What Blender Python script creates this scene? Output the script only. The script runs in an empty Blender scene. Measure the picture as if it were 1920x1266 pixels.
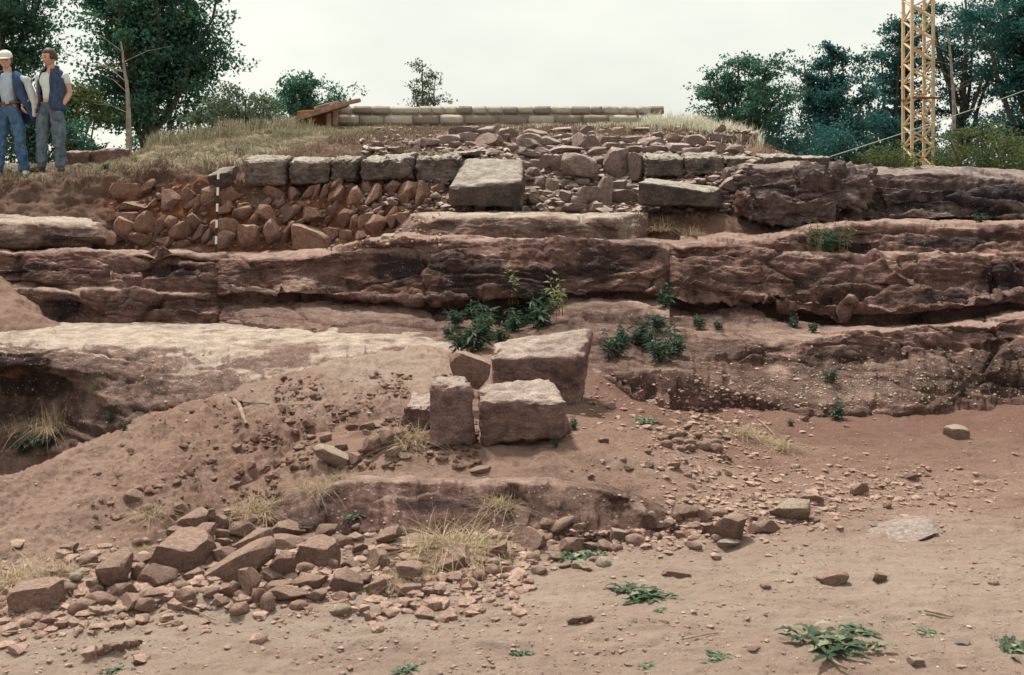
import bpy, bmesh, math, random
import numpy as np
from mathutils import Vector, Matrix, Euler

# ------------------------------------------------------------------ camera, world, sun
C = bpy.context.scene.collection
SC = bpy.context.scene
F = 1867.0            # focal length in pixels of the 1920 px wide photograph
EYE = 1.6
HOR = 400.0           # picture row of the horizon
cam_d = bpy.data.cameras.new('camera'); cam = bpy.data.objects.new('camera', cam_d); C.objects.link(cam)
cam.location = (0, 0, EYE); cam.rotation_euler = (math.radians(90), 0, 0)
cam_d.sensor_width = 36; cam_d.lens = 36 * F / 1920
cam_d.shift_y = -(633 - HOR) / 1920
cam_d.clip_start = 0.05; cam_d.clip_end = 2000
cam_d.dof.use_dof = True; cam_d.dof.focus_distance = 9.5; cam_d.dof.aperture_fstop = 11
SC.camera = cam

SUN_EL, SUN_AZ = math.radians(66), math.radians(-40)   # azimuth from +Y (behind the cliff), towards -X
world = bpy.data.worlds.new('World'); SC.world = world; world.use_nodes = True
wn, wl = world.node_tree.nodes, world.node_tree.links
wn.clear()
wo = wn.new('ShaderNodeOutputWorld'); wb = wn.new('ShaderNodeBackground'); wl.new(wb.outputs[0], wo.inputs[0])
sky = wn.new('ShaderNodeTexSky'); sky.sky_type = 'NISHITA'; sky.sun_disc = False
sky.sun_elevation = SUN_EL; sky.sun_rotation = SUN_AZ; sky.air_density = 1.0; sky.dust_density = 4.0; sky.ozone_density = 1.0
# bright overcast: a thin even cloud sheet over the clear sky
wt = wn.new('ShaderNodeTexCoord'); wm = wn.new('ShaderNodeMapping'); wm.inputs['Scale'].default_value = (1, 1, 2.5)
wnz = wn.new('ShaderNodeTexNoise'); wnz.inputs['Scale'].default_value = 2.2; wnz.inputs['Detail'].default_value = 6
wl.new(wt.outputs['Generated'], wm.inputs[0]); wl.new(wm.outputs[0], wnz.inputs['Vector'])
wr = wn.new('ShaderNodeValToRGB'); wr.color_ramp.elements[0].position = 0.3; wr.color_ramp.elements[1].position = 0.72
wr.color_ramp.elements[0].color = (8.0, 8.2, 7.35, 1); wr.color_ramp.elements[1].color = (11.3, 11.4, 10.2, 1)
wl.new(wnz.outputs['Fac'], wr.inputs[0])
wx = wn.new('ShaderNodeMix'); wx.data_type = 'RGBA'; wx.inputs[0].default_value = 0.9
wl.new(sky.outputs[0], wx.inputs[6]); wl.new(wr.outputs[0], wx.inputs[7]); wl.new(wx.outputs[2], wb.inputs[0])
wb.inputs[1].default_value = 0.0495

sun_d = bpy.data.lights.new('sun', 'SUN'); sun = bpy.data.objects.new('sun', sun_d); C.objects.link(sun)
sun_d.energy = 2.7; sun_d.angle = math.radians(8); sun_d.color = (1.0, 0.95, 0.86)
sdir = Vector((math.sin(SUN_AZ) * math.cos(SUN_EL), math.cos(SUN_AZ) * math.cos(SUN_EL), math.sin(SUN_EL)))
sun.rotation_euler = sdir.to_track_quat('Z', 'Y').to_euler(); sun.location = (-5, 5, 20)

SC.view_settings.view_transform = 'Standard'; SC.view_settings.look = 'None'
SC.view_settings.exposure = 1.05; SC.view_settings.gamma = 1.0
SC.view_settings.use_curve_mapping = False
SC.render.engine = 'CYCLES'
SC.cycles.pixel_filter_type = 'BLACKMAN_HARRIS'; SC.cycles.filter_width = 1.5
SC.cycles.max_bounces = 6; SC.cycles.diffuse_bounces = 3; SC.cycles.transparent_max_bounces = 4
SC.cycles.use_denoising = True

R = math.radians
rng = random.Random(7)
NR = np.random.RandomState(11)

# ------------------------------------------------------------------ helpers
def P(px, py, Y):
    "point at forward distance Y seen at a picture position"
    return Vector(((px - 960) * Y / F, Y, EYE - (py - HOR) * Y / F))

def tag(o, label=None, cat=None, group=None, kind=None):
    if label: o['label'] = label
    if cat: o['category'] = cat
    if group: o['group'] = group
    if kind: o['kind'] = kind
    return o

def link(name, me, mat=None, parent=None, loc=None):
    o = bpy.data.objects.new(name, me); C.objects.link(o)
    if mat is not None and me is not None and len(me.materials) == 0:
        for m in (mat if isinstance(mat, (list, tuple)) else [mat]): me.materials.append(m)
    if parent is not None: o.parent = parent
    if loc is not None: o.location = loc
    return o

def empty(name, loc=(0, 0, 0), rz=0.0):
    o = bpy.data.objects.new(name, None); C.objects.link(o)
    o.location = loc; o.rotation_euler = (0, 0, rz); o.empty_display_size = 0.1
    return o

def copy_tree(o, parent=None):
    c = o.copy(); C.objects.link(c)
    if parent is not None: c.parent = parent
    for ch in list(o.children): copy_tree(ch, c)
    return c

def np_mesh(name, V, Fc, smooth=True, fsize=None):
    "V (n,3) array, Fc (m,k) array of equal-size faces"
    V = np.asarray(V, dtype=np.float32); Fc = np.asarray(Fc, dtype=np.int32)
    me = bpy.data.meshes.new(name)
    k = Fc.shape[1]; m = Fc.shape[0]
    me.vertices.add(len(V)); me.vertices.foreach_set('co', V.ravel())
    me.loops.add(m * k); me.loops.foreach_set('vertex_index', Fc.ravel())
    me.polygons.add(m); me.polygons.foreach_set('loop_start', np.arange(0, m * k, k, dtype=np.int32))
    me.polygons.foreach_set('use_smooth', np.full(m, bool(smooth)))
    me.update(calc_edges=True); me.validate()
    return me

def set_attr(me, name, vals):
    a = me.attributes.new(name, 'FLOAT', 'POINT'); a.data.foreach_set('value', np.asarray(vals, dtype=np.float32).ravel())

# ---- noise
_g = NR.normal(size=(256, 3)); _g /= np.linalg.norm(_g, axis=1)[:, None]
_perm = np.concatenate([NR.permutation(256)] * 3)
def perlin(p):
    p = np.asarray(p, dtype=np.float64)
    i = np.floor(p).astype(np.int64); f = p - i; i &= 255
    u = f * f * f * (f * (f * 6 - 15) + 10)
    out = np.zeros(len(p))
    for dx in (0, 1):
        wx_ = u[:, 0] if dx else 1 - u[:, 0]
        a = _perm[(i[:, 0] + dx) & 255]
        for dy in (0, 1):
            wy_ = wx_ * (u[:, 1] if dy else 1 - u[:, 1])
            b = _perm[a + ((i[:, 1] + dy) & 255)]
            for dz in (0, 1):
                g = _g[_perm[b + ((i[:, 2] + dz) & 255)]]
                d = g[:, 0] * (f[:, 0] - dx) + g[:, 1] * (f[:, 1] - dy) + g[:, 2] * (f[:, 2] - dz)
                out += wy_ * (u[:, 2] if dz else 1 - u[:, 2]) * d
    return out * 1.5
def fbm(p, octv=4, gain=0.5, lac=2.03):
    p = np.asarray(p, dtype=np.float64)
    s = np.zeros(len(p)); a = 1.0
    for k in range(octv):
        s += a * perlin(p + 17.3 * k); p = p * lac; a *= gain
    return s
def sst(a, b, x):
    t = np.clip((x - a) / (b - a), 0, 1); return t * t * (3 - 2 * t)

_lay = NR.uniform(-1, 1, 400)
def rock_disp(p, amp=1.0, dip=0.05, lf=5.0, seed=0.0, ck=1.0):
    w = fbm(p * 0.8 + seed, 3)
    s = p[:, 2] + dip * p[:, 0] + 0.12 * w
    l1 = perlin(np.stack([p[:, 0] * 0.6 + seed, p[:, 1] * 0.6, s * lf], 1))
    l2 = perlin(np.stack([p[:, 0] * 1.5, p[:, 1] * 1.5 + seed, s * lf * 2.7], 1))
    st = s * lf * 1.6 + 100; k = np.floor(st).astype(int); f = st - k
    sm = sst(0.80, 0.93, f)
    val = _lay[k % 400] * (1 - sm) + _lay[(k + 1) % 400] * sm
    crk = np.exp(-((f - 0.86) / 0.07) ** 2) * sst(-.15, .35, perlin(np.stack([p[:, 0] * 0.9 + seed, p[:, 1], k * 3.7], 1)))
    bil = np.abs(perlin(p * np.array([1.1, 1.1, 1.7]) + seed))
    bil2 = np.abs(perlin(p * np.array([2.9, 2.9, 4.5]) + seed + 5))
    lat = 0.55 + 0.9 * perlin(p * 0.7 + 31 + seed)
    d = -0.045 * crk + 0.06 * l1 + 0.025 * l2 + 0.035 * val * lat + 0.15 * (bil - 0.2) + 0.035 * (bil2 - 0.2) + ck * 0.19 * cells(p, 1.35, 0.50, seed) + ck * 0.035 * cells(p, 0.40, 0.18, seed + 3) \
        + 0.045 * fbm(p * 3.3 + seed, 3) + 0.030 * fbm(p * np.array([8, 8, 17]), 3) - 0.022 * np.abs(fbm(p * np.array([5, 5, 13]) + 3, 3)) + 0.012 * fbm(p * 30, 3)
    return amp * np.clip(d, -0.34, 0.24)

_c1, _c2, _c3, _c4 = NR.uniform(0, 1, (4, 1024))
def cells(p, sx, sz, seed=0.0, tilt=0.5):
    "broken faces: every irregular cell of the rock is a flat facet with its own offset and tilt"
    w1 = 0.25 * fbm(p * 1.4 / sx + seed, 2)
    x = (p[:, 0] + 0.35 * p[:, 1]) / sx + w1 + seed; z = (p[:, 2] + 0.3 * p[:, 1] + .05 * p[:, 0]) / sz + 0.5 * w1
    ix, iz = np.floor(x).astype(int), np.floor(z).astype(int)
    best = np.full(len(p), 1e9); val = np.zeros(len(p)); sec = np.full(len(p), 1e9)
    for dx in (-1, 0, 1):
        for dz in (-1, 0, 1):
            h = ((ix + dx) * 73 + (iz + dz) * 179) % 1024
            ex = x - (ix + dx + _c1[h]); ez = z - (iz + dz + _c2[h]); d = ex * ex + ez * ez
            v = (_c3[h] - .5) + tilt * ((_c4[h] - .5) * ex * 2 + (_c4[(h + 7) % 1024] - .25) * ez * 2)
            nb = d < best; sec = np.where(nb, best, np.minimum(sec, d)); val = np.where(nb, v, val); best = np.where(nb, d, best)
    return val - 0.35 * np.exp(-((np.sqrt(sec) - np.sqrt(best)) / 0.07) ** 2)

def polydist(px, py, pts):
    d = np.full(px.shape, 1e9)
    for (x0, y0), (x1, y1) in zip(pts[:-1], pts[1:]):
        ex, ey = x1 - x0, y1 - y0; L2 = ex * ex + ey * ey + 1e-9
        t = np.clip(((px - x0) * ex + (py - y0) * ey) / L2, 0, 1)
        d = np.minimum(d, np.hypot(px - x0 - t * ex, py - y0 - t * ey))
    return d

def blur(a, k, axis):
    if k < 1: return a
    ker = np.hanning(2 * k + 3)[1:-1]; ker /= ker.sum()
    pad = [(0, 0), (0, 0)]; pad[axis] = (k, k)
    b = np.pad(a, pad, mode='edge'); out = np.zeros_like(a)
    n = a.shape[axis]
    for j, w in enumerate(ker):
        out += w * (b[j:j + n] if axis == 0 else b[:, j:j + n])
    return out

class Strip:
    """A sheet of terrain: profile lines from back/top to front/foot, each a list of (px, py, Y)."""
    def __init__(s, lines, subs, step, x0, x1, colblur=10, rowblur=2, ragged=0.0, seed=0):
        xs = np.arange(x0, x1 + step, step)
        ys = []; Ys = []
        for li, l in enumerate(lines):
            l = sorted(l); a = np.array(l, dtype=float)
            y = np.interp(xs, a[:, 0], a[:, 1]); Y = np.interp(xs, a[:, 0], a[:, 2])
            y = blur(y[None, :], int(colblur / step * 2), 1)[0]; Y = blur(Y[None, :], int(colblur / step * 2), 1)[0]
            if ragged:
                q = np.stack([xs * 0.012, np.full_like(xs, li * 7.7 + seed), np.zeros_like(xs)], 1)
                y = y + ragged * fbm(q, 4, 0.6); Y = Y + ragged * 0.03 * fbm(q + 40, 4, 0.55)
            ys.append(y); Ys.append(Y)
        ry, rY = [ys[0]], [Ys[0]]
        for j in range(len(lines) - 1):
            for t in np.linspace(0, 1, subs[j] + 1)[1:]:
                Yt = Ys[j] * (1 - t) + Ys[j + 1] * t
                zt = (EYE - (ys[j] - HOR) * Ys[j] / F) * (1 - t) + (EYE - (ys[j + 1] - HOR) * Ys[j + 1] / F) * t
                rY.append(Yt); ry.append(HOR + (EYE - zt) * F / Yt)
        Yg = blur(np.array(rY), rowblur, 0); yg = blur(np.array(ry), rowblur, 0)
        xg = np.broadcast_to(xs, Yg.shape)
        s.px, s.py, s.shape = xg.copy(), yg, Yg.shape
        s.V = np.stack([(xg - 960) * Yg / F, Yg, EYE - (yg - HOR) * Yg / F], -1)
    def normals(s):
        V = s.V; du = np.gradient(V, axis=1); dv = np.gradient(V, axis=0)
        n = np.cross(dv, du); n /= (np.linalg.norm(n, axis=-1)[..., None] + 1e-9)
        for k in range(3): n[..., k] = blur(blur(n[..., k], 3, 0), 3, 1)
        return n / (np.linalg.norm(n, axis=-1)[..., None] + 1e-9)
    def displace(s, d, fade=0):
        d = np.asarray(d).reshape(s.shape).copy()
        if fade:
            w = np.minimum(np.arange(s.shape[1]), np.arange(s.shape[1])[::-1]) / fade
            d *= np.clip(w, 0, 1)[None, :]
        s.V = s.V + s.normals() * d[..., None]
    def flat(s): return s.V.reshape(-1, 3)
    def carve(s, strokes):
        d = np.zeros(s.shape)
        for pts, w, dep in strokes:
            q = polydist(s.px, s.py, pts); d -= dep * np.exp(-(q / w) ** 2)
        s.V = s.V + s.normals() * d[..., None]
    def build(s, name, mat, attrs=None):
        h, w = s.shape
        idx = np.arange(h * w).reshape(h, w)
        Fc = np.stack([idx[:-1, :-1], idx[1:, :-1], idx[1:, 1:], idx[:-1, 1:]], -1).reshape(-1, 4)
        me = np_mesh(name, s.flat(), Fc)
        for k, v in (attrs or {}).items(): set_attr(me, k, v)
        return link(name, me, mat)
    def blobs(s, bl):
        "soft mask from (px, py, rx, ry, strength) patches, ragged by noise"
        n = fbm(s.flat() * np.array([2.6, 2.6, 4.0]), 4).reshape(s.shape)
        m = np.zeros(s.shape)
        for x, y, rx, ry, k in bl:
            r = np.hypot((s.px - x) / rx, (s.py - y) / ry) + 0.55 * n
            m = np.maximum(m, k * (1 - sst(0.4, 1.15, r)))
        return m
# ------------------------------------------------------------------ materials
class G:
    def __init__(s, name):
        s.m = bpy.data.materials.new(name); s.m.use_nodes = True
        s.t = s.m.node_tree; s.t.nodes.clear()
        s.out = s.t.nodes.new('ShaderNodeOutputMaterial')
    def n(s, typ, **kw):
        nd = s.t.nodes.new('ShaderNode' + typ)
        for k, v in kw.items(): setattr(nd, k, v)
        return nd
    def l(s, a, b): s.t.links.new(a, b)
    def setin(s, sock, v):
        if hasattr(v, 'is_output'): s.l(v, sock)
        elif isinstance(v, (tuple, list)) and len(v) == 3 and sock.type == 'RGBA': sock.default_value = (*v, 1)
        else: sock.default_value = v
    def coord(s, kind='Object', scale=(1, 1, 1), rand=False):
        t = s.n('TexCoord').outputs[kind]
        if rand:
            oi = s.n('ObjectInfo'); mu = s.n('VectorMath', operation='SCALE'); mu.inputs[0].default_value = (37, 53, 71)
            s.l(oi.outputs['Random'], mu.inputs['Scale'])
            ad = s.n('VectorMath', operation='ADD'); s.l(t, ad.inputs[0]); s.l(mu.outputs[0], ad.inputs[1]); t = ad.outputs[0]
        mp = s.n('Mapping'); mp.inputs['Scale'].default_value = scale; s.l(t, mp.inputs[0])
        return mp.outputs[0]
    def noise(s, co, scale, detail=6, rough=0.55, dist=0.0):
        nd = s.n('TexNoise'); s.l(co, nd.inputs['Vector'])
        nd.inputs['Scale'].default_value = scale; nd.inputs['Detail'].default_value = detail
        nd.inputs['Roughness'].default_value = rough; nd.inputs['Distortion'].default_value = dist
        return nd.outputs['Fac']
    def voro(s, co, scale, feature='F1', out='Distance', rnd=1.0):
        nd = s.n('TexVoronoi', feature=feature); s.l(co, nd.inputs['Vector']); nd.inputs['Scale'].default_value = scale
        nd.inputs['Randomness'].default_value = rnd
        return nd.outputs[out]
    def ramp(s, fac, a, b, lo=0.0, hi=1.0):
        nd = s.n('MapRange', interpolation_type='SMOOTHSTEP'); s.setin(nd.inputs[0], fac)
        nd.inputs[1].default_value = a; nd.inputs[2].default_value = b; nd.inputs[3].default_value = lo; nd.inputs[4].default_value = hi
        return nd.outputs[0]
    def mix(s, fac, a, b, mode='MIX'):
        nd = s.n('Mix', data_type='RGBA', blend_type=mode)
        s.setin(nd.inputs[0], fac); s.setin(nd.inputs[6], a); s.setin(nd.inputs[7], b)
        return nd.outputs[2]
    def math(s, op, a, b=0.0):
        nd = s.n('Math', operation=op); s.setin(nd.inputs[0], a); s.setin(nd.inputs[1], b); return nd.outputs[0]
    def attr(s, name):
        nd = s.n('Attribute'); nd.attribute_name = name; return nd.outputs['Fac']
    def nz(s):
        g = s.n('NewGeometry'); sp = s.n('SeparateXYZ'); s.l(g.outputs['Normal'], sp.inputs[0]); return sp.outputs['Z']
    def rand(s): return s.n('ObjectInfo').outputs['Random']
    def bump(s, h, strength, dist, prev=None):
        b = s.n('Bump'); b.inputs['Strength'].default_value = strength; b.inputs['Distance'].default_value = dist
        s.l(h, b.inputs['Height'])
        if prev is not None: s.l(prev, b.inputs['Normal'])
        return b.outputs[0]
    def done(s, col, rough=0.9, normal=None, spec=0.15, transl=None):
        b = s.n('BsdfPrincipled'); s.setin(b.inputs['Base Color'], col); s.setin(b.inputs['Roughness'], rough)
        b.inputs['Specular IOR Level'].default_value = spec
        if normal is not None: s.l(normal, b.inputs['Normal'])
        o = b.outputs[0]
        if transl is not None:
            t = s.n('BsdfTranslucent'); s.setin(t.inputs[0], transl); mx = s.n('MixShader'); mx.inputs[0].default_value = 0.3
            s.l(o, mx.inputs[1]); s.l(t.outputs[0], mx.inputs[2]); o = mx.outputs[0]
        s.l(o, s.out.inputs[0])
        return s.m

def rock_mat(name, c1, c2, dark, sand, dust_highlight=0.8, stain=True, rand=False, speck=0.5, k=1.0, lohi=(0.86, 1.0)):
    g = G(name); co = g.coord('Object', rand=rand)
    cs = g.coord('Object', scale=(1, 1, 4.5), rand=rand)
    n1 = g.noise(co, 1.7 * k, 8, 0.62, 0.4); n2 = g.noise(cs, 2.4 * k, 7, 0.6, 0.6); n3 = g.noise(co, 14 * k, 6, 0.65)
    col = g.mix(g.ramp(n1, 0.32, 0.68), c1, c2)
    col = g.mix(g.math('MULTIPLY', g.ramp(n2, 0.5, 0.72), 0.75), col, dark)
    col = g.mix(g.math('MULTIPLY', g.ramp(n3, 0.42, 0.75), 0.4), col, tuple(min(1, x * 1.35) for x in c2))
    if rand:
        nb = g.noise(co, 2.6 * k, 4, 0.55, 0.8); col = g.mix(g.math('MULTIPLY', g.ramp(nb, 0.52, 0.66), 0.6), col, dark)
        rr = g.rand()
        col = g.mix(g.math('MULTIPLY', g.ramp(rr, 0.2, 1.0), 0.6), col, tuple(x * 0.6 for x in c1))
    up = g.math('MULTIPLY', g.ramp(g.math('ADD', g.nz(), g.math('MULTIPLY', g.math('SUBTRACT', n1, 0.5), 0.5)), *lohi), dust_highlight)  # pale upward faces: thin sand, plus top highlights put into the colour
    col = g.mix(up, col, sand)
    if stain:
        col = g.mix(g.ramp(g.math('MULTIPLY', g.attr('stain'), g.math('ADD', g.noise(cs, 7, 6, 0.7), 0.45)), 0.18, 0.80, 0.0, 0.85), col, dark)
        col = g.mix(g.math('MULTIPLY', g.attr('soil'), g.ramp(n1, 0.25, 0.7, 1.0, 0.75)), col, g.mix(g.ramp(n3, 0.35, 0.65), (0.105, 0.062, 0.050), (0.180, 0.118, 0.098)))
        col = g.mix(g.math('MULTIPLY', g.attr('pale'), g.ramp(n3, 0.3, 0.6, 0.6, 1.0)), col, sand)
    n4 = g.noise(co, 62 * k, 5, 0.75); n5 = g.noise(co, 5.5 * k, 9, 0.72, 0.3)
    hs_ = g.n('HueSaturation'); g.l(col, hs_.inputs['Color']); hs_.inputs['Saturation'].default_value = 1.0
    g.l(g.math('MULTIPLY', g.ramp(n4, 0.3, 0.7, 0.68, 1.30), g.ramp(n5, 0.34, 0.66, 0.72, 1.22)), hs_.inputs['Value']); col = hs_.outputs[0]
    if speck:
        vd = g.voro(co, 34 * k); vc = g.n('TexVoronoi'); g.l(co, vc.inputs['Vector']); vc.inputs['Scale'].default_value = 34 * k
        sp = g.n('SeparateColor'); g.l(vc.outputs['Color'], sp.inputs[0])
        on = g.math('MULTIPLY', g.ramp(vd, 0.30, 0.18), g.ramp(sp.outputs[0], 0.78, 0.86))
        col = g.mix(g.math('MULTIPLY', on, speck), col, (0.5, 0.44, 0.38))
    b1 = g.bump(g.noise(cs, 6 * k, 10, 0.72, 0.5), 0.95, 0.075 / k)
    b2 = g.bump(n4, 0.8, 0.014 / k, b1)
    return g.done(col, 0.95, b2, 0.08)

M = {}
M['cliff'] = rock_mat('weathered sandstone', (0.158, 0.088, 0.075), (0.235, 0.142, 0.120), (0.033, 0.026, 0.029), (0.406, 0.284, 0.233), dust_highlight=0.8)
M['grey_cliff'] = rock_mat('grey weathered sandstone', (0.120, 0.082, 0.078), (0.205, 0.150, 0.140), (0.028, 0.026, 0.032), (0.360, 0.290, 0.254), dust_highlight=0.7)
M['shelf'] = rock_mat('pale conglomerate shelf', (0.20, 0.125, 0.105), (0.28, 0.195, 0.165), (0.055, 0.040, 0.040), (0.50, 0.405, 0.335), dust_highlight=0.85, speck=0.9, lohi=(0.93, 1.0))
M['block'] = rock_mat('dressed pink sandstone', (0.244, 0.150, 0.133), (0.336, 0.222, 0.199), (0.103, 0.067, 0.065), (0.487, 0.397, 0.341), dust_highlight=0.75, stain=False, rand=True, k=1.6, lohi=(0.62, 0.95))
M['grey_block'] = rock_mat('lichened dressed sandstone', (0.125, 0.098, 0.090), (0.225, 0.18, 0.160), (0.035, 0.030, 0.032), (0.47, 0.415, 0.355), dust_highlight=0.85, stain=False, rand=True, k=1.6, lohi=(0.58, 0.95))
M['rubble'] = rock_mat('pink sandstone rubble', (0.345, 0.210, 0.170), (0.447, 0.295, 0.246), (0.214, 0.123, 0.098), (0.509, 0.353, 0.283), dust_highlight=0.8, lohi=(0.45, 0.95), stain=False, rand=True, speck=0.0, k=2.2)
M['red_rubble'] = rock_mat('red soiled rubble', (0.337, 0.187, 0.140), (0.459, 0.294, 0.236), (0.163, 0.083, 0.060), (0.469, 0.332, 0.270), dust_highlight=0.8, lohi=(0.45, 0.95), stain=False, rand=True, speck=0.0, k=2.2)
M['grey_rubble'] = rock_mat('grey sandstone rubble', (0.279, 0.197, 0.176), (0.400, 0.301, 0.271), (0.130, 0.087, 0.080), (0.521, 0.418, 0.373), dust_highlight=0.9, stain=False, rand=True, speck=0.0, k=2.2, lohi=(0.4, 0.9))
M['pale_stone'] = rock_mat('pale stone', (0.36, 0.25, 0.20), (0.46, 0.335, 0.27), (0.22, 0.14, 0.11), (0.60, 0.475, 0.37), dust_highlight=0.8, stain=False, rand=True, speck=0.0, k=2.2, lohi=(0.4, 0.85))
M['white_stone'] = rock_mat('white quartz stone', (0.56, 0.45, 0.36), (0.66, 0.56, 0.455), (0.38, 0.28, 0.22), (0.70, 0.60, 0.49), dust_highlight=0.5, stain=False, rand=True, speck=0.0, k=2.2)

def dirt_mat():
    g = G('sandy red dirt'); co = g.coord('Object')
    n1 = g.noise(co, 0.75, 8, 0.6, 0.3); n2 = g.noise(g.coord('Object', scale=(0.5, 1.6, 1)), 3.2, 8, 0.65, 0.5); n3 = g.noise(co, 26, 6, 0.7)
    col = g.mix(g.ramp(n1, 0.35, 0.65), (0.234, 0.144, 0.112), (0.298, 0.202, 0.162))
    col = g.mix(g.math('MULTIPLY', g.ramp(n2, 0.48, 0.72), 0.7), col, (0.142, 0.072, 0.054))
    n6 = g.noise(co, 10.5, 7, 0.72, 0.4)
    col = g.mix(g.math('MULTIPLY', g.ramp(n6, 0.54, 0.66), 0.55), col, (0.142, 0.074, 0.056))
    col = g.mix(g.math('MULTIPLY', g.ramp(n6, 0.46, 0.36), 0.35), col, (0.36, 0.285, 0.24))
    col = g.mix(g.math('MULTIPLY', g.ramp(n3, 0.45, 0.8), 0.5), col, (0.35, 0.27, 0.225))
    col = g.mix(g.math('MULTIPLY', g.attr('pale'), g.ramp(n2, 0.25, 0.7, 1.0, 0.6)), col, (0.355, 0.285, 0.234))
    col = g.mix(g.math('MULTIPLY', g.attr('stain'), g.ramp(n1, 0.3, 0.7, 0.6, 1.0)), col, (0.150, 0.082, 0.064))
    v = g.n('TexVoronoi'); g.l(co, v.inputs['Vector']); v.inputs['Scale'].default_value = 46
    sp = g.n('SeparateColor'); g.l(v.outputs['Color'], sp.inputs[0])
    on = g.math('MULTIPLY', g.ramp(v.outputs['Distance'], 0.34, 0.2), g.ramp(sp.outputs[0], 0.8, 0.86))
    col = g.mix(g.math('MULTIPLY', on, 0.6), col, g.mix(g.ramp(sp.outputs[1], 0.4, 0.6), (0.115, 0.060, 0.048), (0.470, 0.351, 0.281)))
    b = g.bump(g.noise(co, 7, 10, 0.7, 0.3), 0.75, 0.05); b = g.bump(g.noise(co, 45, 7, 0.75), 0.8, 0.014, b); b = g.bump(n6, 0.7, 0.03, b); b = g.bump(on, 0.6, 0.008, b)
    return g.done(col, 0.95, b, 0.05)
M['dirt'] = dirt_mat()
M['clod'] = rock_mat('crumbled dirt clods', (0.231, 0.132, 0.102), (0.310, 0.194, 0.156), (0.149, 0.083, 0.066), (0.407, 0.289, 0.242), dust_highlight=0.5, stain=False, speck=0.0, k=0.8)

def hill_mat():
    g = G('excavated hillside'); co = g.coord('Object')
    n1 = g.noise(co, 1.6, 8, 0.65, 0.4); n2 = g.noise(co, 9, 8, 0.7); n3 = g.noise(co, 32, 6, 0.7)
    earth = g.mix(g.ramp(n1, 0.35, 0.65), (0.115, 0.068, 0.052), (0.20, 0.132, 0.105))
    earth = g.mix(g.math('MULTIPLY', g.ramp(n2, 0.5, 0.7), 0.6), earth, (0.06, 0.04, 0.036))
    red = g.mix(g.ramp(n2, 0.35, 0.65), (0.145, 0.056, 0.032), (0.25, 0.115, 0.066))
    turf = g.mix(g.ramp(n2, 0.35, 0.65), (0.21, 0.165, 0.115), (0.33, 0.28, 0.20))
    turf = g.mix(g.math('MULTIPLY', g.ramp(n1, 0.5, 0.68), 0.75), turf, (0.11, 0.08, 0.056))
    col = g.mix(g.attr('red'), earth, red); col = g.mix(g.attr('turf'), col, turf)
    col = g.mix(g.math('MULTIPLY', g.attr('pale'), g.ramp(n2, 0.3, 0.7, 1.0, 0.4)), col, (0.36, 0.28, 0.225))
    b = g.bump(g.noise(co, 11, 10, 0.72, 0.4), 0.9, 0.06); b = g.bump(n3, 0.7, 0.02, b)
    return g.done(col, 0.97, b, 0.04)
M['hill'] = hill_mat()

def plain(name, col, col2=None, scale=8, rough=0.85, spec=0.15, bump=0.3, rand=0.0, transl=None, kind='Object'):
    g = G(name); co = g.coord(kind); n = g.noise(co, scale, 6, 0.6)
    c = g.mix(g.ramp(n, 0.3, 0.7), col, col2 or tuple(x * 0.7 for x in col))
    if rand: c = g.mix(g.math('MULTIPLY', g.rand(), rand), c, tuple(x * 0.45 for x in col))
    return g.done(c, rough, g.bump(n, bump, 0.01), spec, transl)
def leaf_mat(name, a, b, c, tr):
    "three leaf tones picked by a slow noise and by leaf"
    g = G(name); co = g.coord('Object'); n = g.noise(co, 0.9, 3, 0.6); v = g.attr('tone')
    col = g.mix(g.ramp(n, 0.35, 0.65), a, b); col = g.mix(g.ramp(v, 0.45, 1.0), col, c)
    return g.done(col, 0.6, None, 0.25, tr)
M['leaf_dark'] = leaf_mat('dark leaves', (0.012, 0.050, 0.048), (0.028, 0.085, 0.066), (0.115, 0.175, 0.085), (0.05, 0.19, 0.12))
M['leaf_blue'] = leaf_mat('blue green leaves', (0.008, 0.050, 0.060), (0.018, 0.082, 0.084), (0.075, 0.150, 0.110), (0.03, 0.16, 0.15))
M['leaf_light'] = leaf_mat('light leaves', (0.045, 0.085, 0.040), (0.075, 0.115, 0.050), (0.14, 0.145, 0.060), (0.14, 0.18, 0.06))
M['leaf_grey'] = leaf_mat('grey green leaves', (0.050, 0.085, 0.060), (0.085, 0.125, 0.085), (0.14, 0.175, 0.115), (0.12, 0.17, 0.09))
M['herb'] = leaf_mat('herb leaves', (0.019, 0.048, 0.042), (0.038, 0.071, 0.057), (0.160, 0.174, 0.114), (0.032, 0.111, 0.057))
M['herb_pale'] = leaf_mat('pale herb leaves', (0.075, 0.115, 0.072), (0.12, 0.165, 0.10), (0.28, 0.29, 0.20), (0.12, 0.18, 0.08))
M['seed'] = leaf_mat('seed head leaves', (0.16, 0.21, 0.10), (0.26, 0.30, 0.16), (0.42, 0.42, 0.28), (0.25, 0.30, 0.12))
M['weed'] = leaf_mat('weed leaves', (0.028, 0.062, 0.030), (0.080, 0.108, 0.060), (0.36, 0.35, 0.24), (0.06, 0.15, 0.05))
M['straw'] = leaf_mat('dry straw', (0.26, 0.19, 0.12), (0.42, 0.32, 0.20), (0.58, 0.48, 0.33), (0.4, 0.3, 0.18))
M['dead_root'] = leaf_mat('dead roots', (0.085, 0.055, 0.042), (0.16, 0.11, 0.082), (0.36, 0.27, 0.20), (0.2, 0.13, 0.09))
M['grass'] = leaf_mat('hill grass', (0.130, 0.122, 0.072), (0.25, 0.215, 0.145), (0.47, 0.42, 0.31), (0.27, 0.24, 0.15))
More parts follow.
